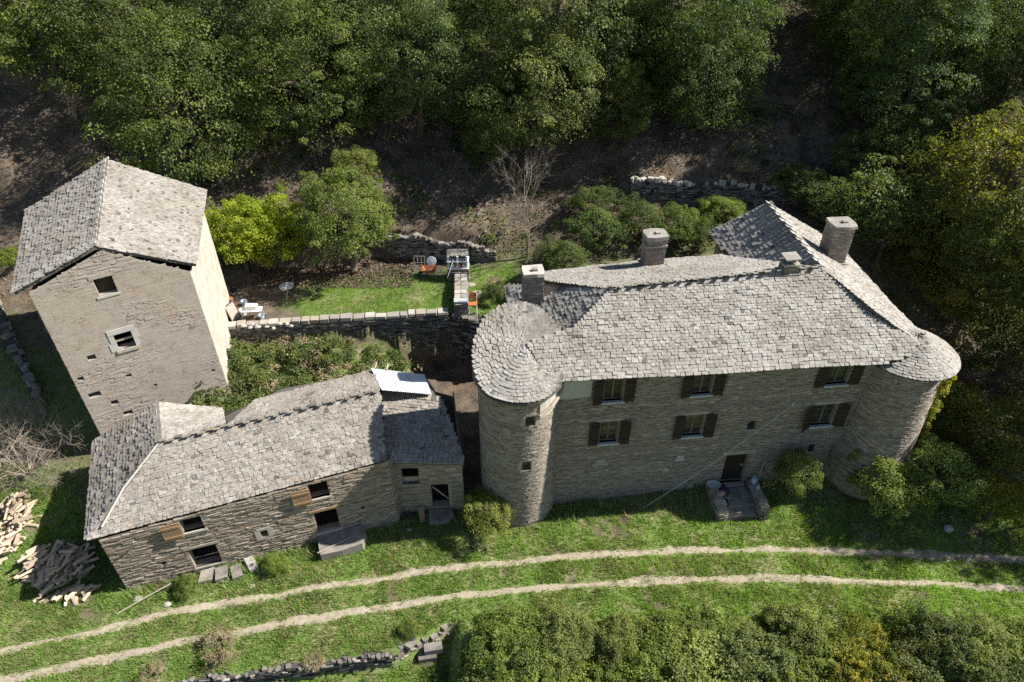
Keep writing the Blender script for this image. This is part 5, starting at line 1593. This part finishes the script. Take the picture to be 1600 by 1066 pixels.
# bare saplings and twiggy shrubs
def twigs(name, label, cat, base, h, spread, n0, depth, mat, r0, seed, upright=.6, trunk_h=None):
    r = np.random.default_rng(seed)
    root = empty(name, base); tag(root, label, cat)
    mt = MB(); mb = MB()
    def grow(p, d, l, rad, lv):
        q = p + d * l * .5 + r.normal(0, l * .05, 3); e = p + d * l + r.normal(0, l * .07, 3)
        (mt if lv == 0 else mb).tube([p, q, e], [rad, rad * .8, rad * .55], 6 if lv == 0 else (4 if lv == 1 else 3), False)
        if lv >= depth: return
        for i in range(int(r.integers(3, 6))):
            f = r.uniform(.35, 1.0)
            s = p + (e - p) * f
            nd = unit(d * .8 + r.normal(0, spread, 3) + [0, 0, upright * .35])
            grow(s, nd, l * r.uniform(.45, .72), rad * .5, lv + 1)
    for i in range(n0):
        a = r.uniform(0, 6.28); tilt = r.uniform(.1, .9) * (1 - upright) * 1.6
        d = unit(np.array([math.cos(a) * tilt, math.sin(a) * tilt, 1]))
        grow(np.array(base, float) - [0, 0, .1], d, h * r.uniform(.45, .65), r0, 0)
    mt.build('trunk', mat, root); mb.build('branches', mat, root)
b_ = ground_hit(824, 402)
twigs('bare_sapling', 'slender leafless sapling behind the garden', 'tree', b_, 6.6, .5, 2, 5, M['twig'], .05, 5, .97)
twigs('bare_shrub', 'bare twiggy shrub at the left edge by the barn', 'shrub', ground_hit(45, 742), 4.4, .6, 15, 4, M['twig'], .034, 6, .22)
twigs('bare_shrub', 'bare reddish twigs in front of the grey-green tree', 'shrub', ground_hit(1440, 350), 4.0, .45, 5, 3, M['twig'], .05, 7, .6)
twigs('bare_shrub', 'bare grey shrub left of the reddish twigs', 'shrub', ground_hit(1330, 300), 2.6, .45, 5, 3, M['twig'], .04, 8, .6)
twigs('bare_shrub', 'bare twigs among the oaks at the upper left', 'shrub', ground_hit(120, 190), 2.6, .5, 5, 3, M['twig'], .04, 9, .5)

# sprawling brambles between barn and garden wall, and other ground cover
def cover(name, label, cat, spots, mat, n_lf, leaf, seed, flat=.7):
    r = np.random.default_rng(seed)
    P_ = []; N_ = []; R_ = []
    for (x, y, z, rad) in spots:
        q = r.normal(size=(n_lf, 3)); q /= np.linalg.norm(q, axis=1)[:, None]; q[:, 2] = np.abs(q[:, 2])
        P_.append(np.array([x, y, z]) + q * (rad * (1 - .5 * r.random(n_lf) ** 2))[:, None] * np.array([1, 1, flat]))
        nn = q * .6 + r.normal(size=q.shape) * .45 + [0, 0, .5]; N_.append(nn / np.linalg.norm(nn, axis=1)[:, None])
        R_.append(np.clip(r.random() * .5 + r.random(n_lf) * .5, 0, .999))
    P_ = np.concatenate(P_); V, F = leaf_cloud(P_, np.concatenate(N_), np.full(len(P_), leaf), r)
    o = mob(name, V, F, mat, None, rnd=np.concatenate(R_)); tag(o, label, cat, kind='stuff'); return o
r = np.random.default_rng(77)
sp = []; sp2 = []
for i in range(420):
    x = r.uniform(-15.8, -5.2); y0 = 30.2 + .1147 * (x + 15.3)
    y = r.uniform(24.8 + .35 * (x + 12), y0)
    f = (x + 15.8) / 10.6
    if r.random() < f * .55: continue
    z = float(hz(x, y)) + r.uniform(.0, 1.3) * (1 - .5 * f) * vnoise(x * .8, y * .8) * 1.6
    (sp if r.random() > f * .4 else sp2).append((x, y, z, r.uniform(.3, .6)))
cover('bramble_thicket', 'bramble thicket between the barn roof and the garden wall', 'brambles', sp, M['bramble'], 110, .15, 3)
cover('dry_brambles', 'brown dry stems at the right of the bramble thicket', 'brambles', sp2 or [(-8, 28, 2.5, .4)], M['drygrass'], 90, .13, 4)
# yellowing creeper on the right tower
sp = []
for i in range(110):
    z = r.uniform(2.6, 7.5); a = RAD(r.uniform(-38, 8) + (7.5 - z) * 2); rad = 1.92 + .045 * (4 - z) + r.uniform(0, .18)
    sp.append((rc[0] + rad * math.cos(a), rc[1] + rad * math.sin(a), z, r.uniform(.15, .28)))
cover('creeper', 'yellow and orange creeper climbing the right round tower', 'creeper', sp, M['vine'], 60, .12, 5, 1.0)
# undergrowth at the right side of the manor and on the slope
sp = []
for i in range(260):
    x = r.uniform(18.5, 33); y = r.uniform(20.5, 34)
    if math.hypot(x - rc[0], y - rc[1]) < 2.6 or vnoise(x * .7, y * .7) < .45: continue
    sp.append((x, y, float(hz(x, y)) + r.uniform(-.1, .35), r.uniform(.3, .7)))
cover('undergrowth', 'dark undergrowth on the slope right of the manor', 'undergrowth', sp, M['mid'], 80, .13, 6)
sp = []
for i in range(900):
    x = r.uniform(-28, 26); y = r.uniform(38.2, 56)
    if vnoise(x * .5 + 4, y * .5) < .5: continue
    sp.append((x, y, float(hz(x, y)) + r.uniform(-.1, .2), r.uniform(.25, .6)))
cover('slope_undergrowth', 'low evergreen undergrowth on the wooded slope', 'undergrowth', sp, M['oak'], 60, .14, 7)

# ------------------------------------------------------------------ grass
def blades(name, label, pts, mat, h, nb, seed, w=.022, spread=.09, bendk=.5):
    r = np.random.default_rng(seed)
    n = len(pts); idx = np.repeat(np.arange(n), nb)
    a = r.uniform(0, 2 * np.pi, len(idx))
    off = np.stack([np.cos(a), np.sin(a)], 1) * (spread * np.sqrt(r.random(len(idx))))[:, None]
    b = np.asarray(pts)[idx].copy(); b[:, :2] += off
    hh = h * r.uniform(.4, 1.25, len(idx)) * np.repeat(r.uniform(.6, 1.35, n), nb)
    ad = r.uniform(0, 2 * np.pi, len(idx)); dr = np.stack([np.cos(ad), np.sin(ad), 0 * ad], 1)
    sd = np.stack([-np.sin(ad), np.cos(ad), 0 * ad], 1)
    tip = b + dr * (hh * bendk * r.uniform(.3, 1.2, len(idx)))[:, None] + np.array([0, 0, 1]) * hh[:, None]
    ww = (w * r.uniform(.7, 1.5, len(idx)))[:, None]
    V = np.stack([b - sd * ww - [0, 0, .02], b + sd * ww - [0, 0, .02], tip], 1).reshape(-1, 3)
    F = np.arange(3 * len(idx)).reshape(-1, 3)
    rn = np.clip(np.repeat(r.random(n) * .55, nb) + r.random(len(idx)) * .45, 0, .999)
    o = mob(name, V, F, mat, None, rnd=rn); tag(o, label, 'grass', kind='stuff'); return o
def in_quad(x, y, q):
    c = np.ones(len(x), bool)
    for i in range(len(q)):
        a, b = q[i], q[(i + 1) % len(q)]
        c &= ((b[0] - a[0]) * (y - a[1]) - (b[1] - a[1]) * (x - a[0])) > -.02
    return c
def scatter(n, x0, x1, y0, y1, seed, dens):
    r = np.random.default_rng(seed)
    x = r.uniform(x0, x1, n); y = r.uniform(y0, y1, n)
    keep = r.random(n) < dens(x, y)
    x, y = x[keep], y[keep]
    return np.stack([x, y, hz(x, y)], 1)
BARNQ = [BFL, BFR, BBR, BBL]; MANQ = [FP(0, 0)[:2], FP(17, 0)[:2], FP(17, 9)[:2], FP(0, 9)[:2]]
def lawn(x, y):
    g = grassy(x, y)
    for off in (0, -1.45): g = g * (1 - (.97 - .35 * (vnoise(x * 1.7, y * 2.5) > .66)) * np.exp(-((y - rut_y(x) - off) / .21) ** 4))
    g = g * (.45 + .9 * vnoise(x * 1.1 + 3, y * 1.1))
    g[in_quad(x, y, BARNQ)] = 0; g[in_quad(x, y, MANQ)] = 0
    g[np.hypot(x - lc[0], y - lc[1]) < 1.75] = 0; g[np.hypot(x - rc[0], y - rc[1]) < 2.1] = 0
    g[(y > lowwall_y(x) - .15) & (y < lowwall_y(x) + .1) & (x < -2.5)] = 0
    ds_ = (x > 9.3) & (x < 11.9) & (y > 20.3); g[ds_] = 0
    return g
pts = scatter(150000, -26, 28, 10.5, 22.8, 1, lawn)
blades('grass', 'green grass along the farm track and before the buildings', pts, M['grass'], .11, 5, 2, .016)
pts = scatter(36000, -26, 28, 10.5, 22.8, 11, lambda x, y: lawn(x, y) * (vnoise(x * .6, y * .6 + 20) > .52))
blades('dry_grass', 'dry straw tufts among the green grass', pts, M['drygrass'], .13, 6, 12, .014)
pts = scatter(9000, -26, 28, 10.5, 22.8, 13, lambda x, y: lawn(x, y) * (vnoise(x * .9 + 7, y * .9) > .62))
blades('weeds', 'taller lush weeds in clumps along the walls', pts, M['grass'], .22, 7, 14, .013, .14, .7)
pts = scatter(24000, -15, 1, 30.5, 37.5, 3, lambda x, y: lawn(x, y))
blades('lawn_grass', 'short grass of the garden terrace', pts, M['grass'], .08, 6, 4, .013)
pts = scatter(12000, -30, -16, 16, 33, 5, lambda x, y: lawn(x, y) * .9)
blades('side_grass', 'grass in the shade left of the tower and barn', pts, M['grass'], .16, 5, 6)
pts = scatter(16000, -30, 28, 29, 58, 7, lambda x, y: np.where((x > -16) & (x < 0) & (y < 37), 0, .55 * (vnoise(x * .6 + 2, y * .6) > .5)) * (1 - in_quad(x, y, MANQ)))
blades('slope_dry_grass', 'dry grass and litter on the wooded slope', pts, M['drygrass'], .16, 4, 8, .03, .14, .9)
# weeds crowding the foot of the walls
wl_ = []
r = np.random.default_rng(21)
for (P_, L_, d_) in ((Pa, Pa.L, .45), (Pc, Pc.L, .5), (Pf, Pf.L, .6)):
    for i in range(int(L_ * 34)):
        u = r.uniform(0, L_); o_ = abs(r.normal(0, d_)) + .05
        if vnoise(u * .9 + L_, 3) < .38 and o_ < .5: continue
        q = P_(u, 0., o_); x_, y_ = float(q[0]), float(q[1])
        if 9.2 < x_ < 12.0 and y_ > 20: continue
        wl_.append((x_, y_, float(hz(x_, y_))))
blades('wall_weeds', 'tall weeds crowding the foot of the barn and manor walls', np.array(wl_), M['grass'], .28, 8, 22, .015, .16, .8)
blades('wall_straw', 'dead stems at the foot of the barn and manor walls', np.array(wl_[::5]), M['drygrass'], .36, 5, 23, .016, .18, .8)
# loose stones on the slope
r = np.random.default_rng(9)
n = 1500
x = r.uniform(-28, 28, n); y = r.uniform(36.5, 58, n); k_ = vnoise(x * .45 + 1, y * .45) > .42; x, y = x[k_], y[k_]; n = len(x)
s = .04 + .11 * r.random(n) ** 2.5
t_ = np.array([[-1, -1, 0], [1, -1, 0], [1, 1, 0], [-1, 1, 0], [-.6, -.7, 1], [.7, -.6, 1], [.6, .7, .9], [-.7, .6, 1.1]])
V = t_[None] * s[:, None, None] * r.uniform(.6, 1.3, (n, 8, 3)); a = r.uniform(0, 6.28, n)
V = np.stack([V[..., 0] * np.cos(a)[:, None] - V[..., 1] * np.sin(a)[:, None], V[..., 0] * np.sin(a)[:, None] + V[..., 1] * np.cos(a)[:, None], V[..., 2]], -1)
V += np.stack([x, y, hz(x, y) - .03], 1)[:, None]
F = (np.arange(n)[:, None, None] * 8 + np.array([[4, 5, 6, 7], [0, 1, 5, 4], [1, 2, 6, 5], [2, 3, 7, 6], [3, 0, 4, 7]])[None]).reshape(-1, 4)
o = mob('scree', V.reshape(-1, 3), F, M['stone_rt'], None, rnd=np.repeat(r.random(n), 5)); tag(o, 'loose schist stones scattered on the slope', 'stones', kind='stuff')

# dead leaves lying on the slope and under the garden trees
r = np.random.default_rng(31)
n = 30000
x = np.concatenate([r.uniform(-30, 28, n), r.uniform(-15.5, -6, 5000), r.uniform(18, 30, 4000)]); y = np.concatenate([r.uniform(37, 58, n), r.uniform(34.3, 38, 5000), r.uniform(20, 37, 4000)])
nn = r.normal(size=(len(x), 3)) * .45 + [0, 0, 1]; nn /= np.linalg.norm(nn, axis=1)[:, None]
V, F = leaf_cloud(np.stack([x, y, hz(x, y) + .03 + .05 * r.random(len(x))], 1), nn, np.full(len(x), .16), r, .7)
M['litter'] = leaf_mat('dead_leaf', (.06, .042, .028), (.13, .09, .06), (.25, .185, .125), .1, False)
o = mob('leaf_litter', V, F, M['litter'], None, rnd=r.random(len(x))); tag(o, 'brown dead leaves lying on the slope and under the trees', 'leaves', kind='stuff')

# ------------------------------------------------------------------ firewood heap
r = np.random.default_rng(15)
LOGM = []
for k in range(6):
    nside = (3, 4, 5, 4, 3, 6)[k]
    pr = []
    for i in range(nside):
        t = 2 * math.pi * i / nside + r.uniform(-.25, .25); pr.append((math.cos(t) * r.uniform(.8, 1.1), math.sin(t) * r.uniform(.75, 1.05)))
    V = [(-.5 + r.uniform(-.02, .02), a, b) for a, b in pr] + [(.5 + r.uniform(-.02, .02), a * .95, b * .95) for a, b in pr]
    F = [tuple(range(nside))[::-1], tuple(range(nside, 2 * nside))] + [(i, (i + 1) % nside, nside + (i + 1) % nside, nside + i) for i in range(nside)]
    mi = [0, 0] + [1 if i == 0 else 0 for i in range(nside)]
    LOGM.append(raw_mesh('firewood_log', V, F, [M['wood_cut'], M['log_bark']], midx=mi))
cell = .12
HM = {}
heaps = [(bp(92, 886, .0), 1.65, 1.05, 150, 'split firewood log in the shaded heap beside the barn', 'logs of the shaded heap'),
         (bp(18, 838, .0), 1.05, 1.65, 125, 'split firewood log in the sunlit heap at the left edge', 'logs of the sunlit heap'),
         (bp(108, 930, .0), 1.25, .35, 26, 'split firewood log strewn at the front of the heap', 'logs strewn in front of the heap')]
for (c_, rx, ry, n, lb, grp) in heaps:
    for i in range(n):
        a = r.uniform(0, 6.28); f = math.sqrt(r.random()) * .98
        x, y = c_[0] + rx * f * math.cos(a), c_[1] + ry * f * math.sin(a)
        L = r.uniform(.46, .74); rad = r.uniform(.06, .10)
        yaw = r.uniform(0, 3.14) if r.random() < .5 else r.normal(1.2, .4)
        # rest on whatever is already below
        cells = {(round((x + math.cos(yaw) * L * s_) / cell), round((y + math.sin(yaw) * L * s_) / cell)) for s_ in np.linspace(-.5, .5, 7)}
        g0 = float(hz(x, y))
        hb = sorted([HM.get(q, g0) for q in cells])
        z = hb[len(hb) * 2 // 3] + rad * .72
        for q in cells: HM[q] = max(HM.get(q, g0), min(z + rad * .75, g0 + 1.3))
        pitch = max(-.35, min(.35, r.normal(0, .16)))
        o = bpy.data.objects.new('firewood_log', LOGM[int(r.integers(6))]); COL.objects.link(o)
        o.location = (x, y, z); o.rotation_euler = (r.uniform(0, 6.28), pitch, yaw); o.rotation_mode = 'XYZ'
        o.scale = (L, rad, rad)
        tag(o, lb, 'log', grp)
print('objects', len(bpy.data.objects), 'tris', sum(sum(len(p.vertices) - 2 for p in []) + len(m_.polygons) * 2 for m_ in bpy.data.meshes))
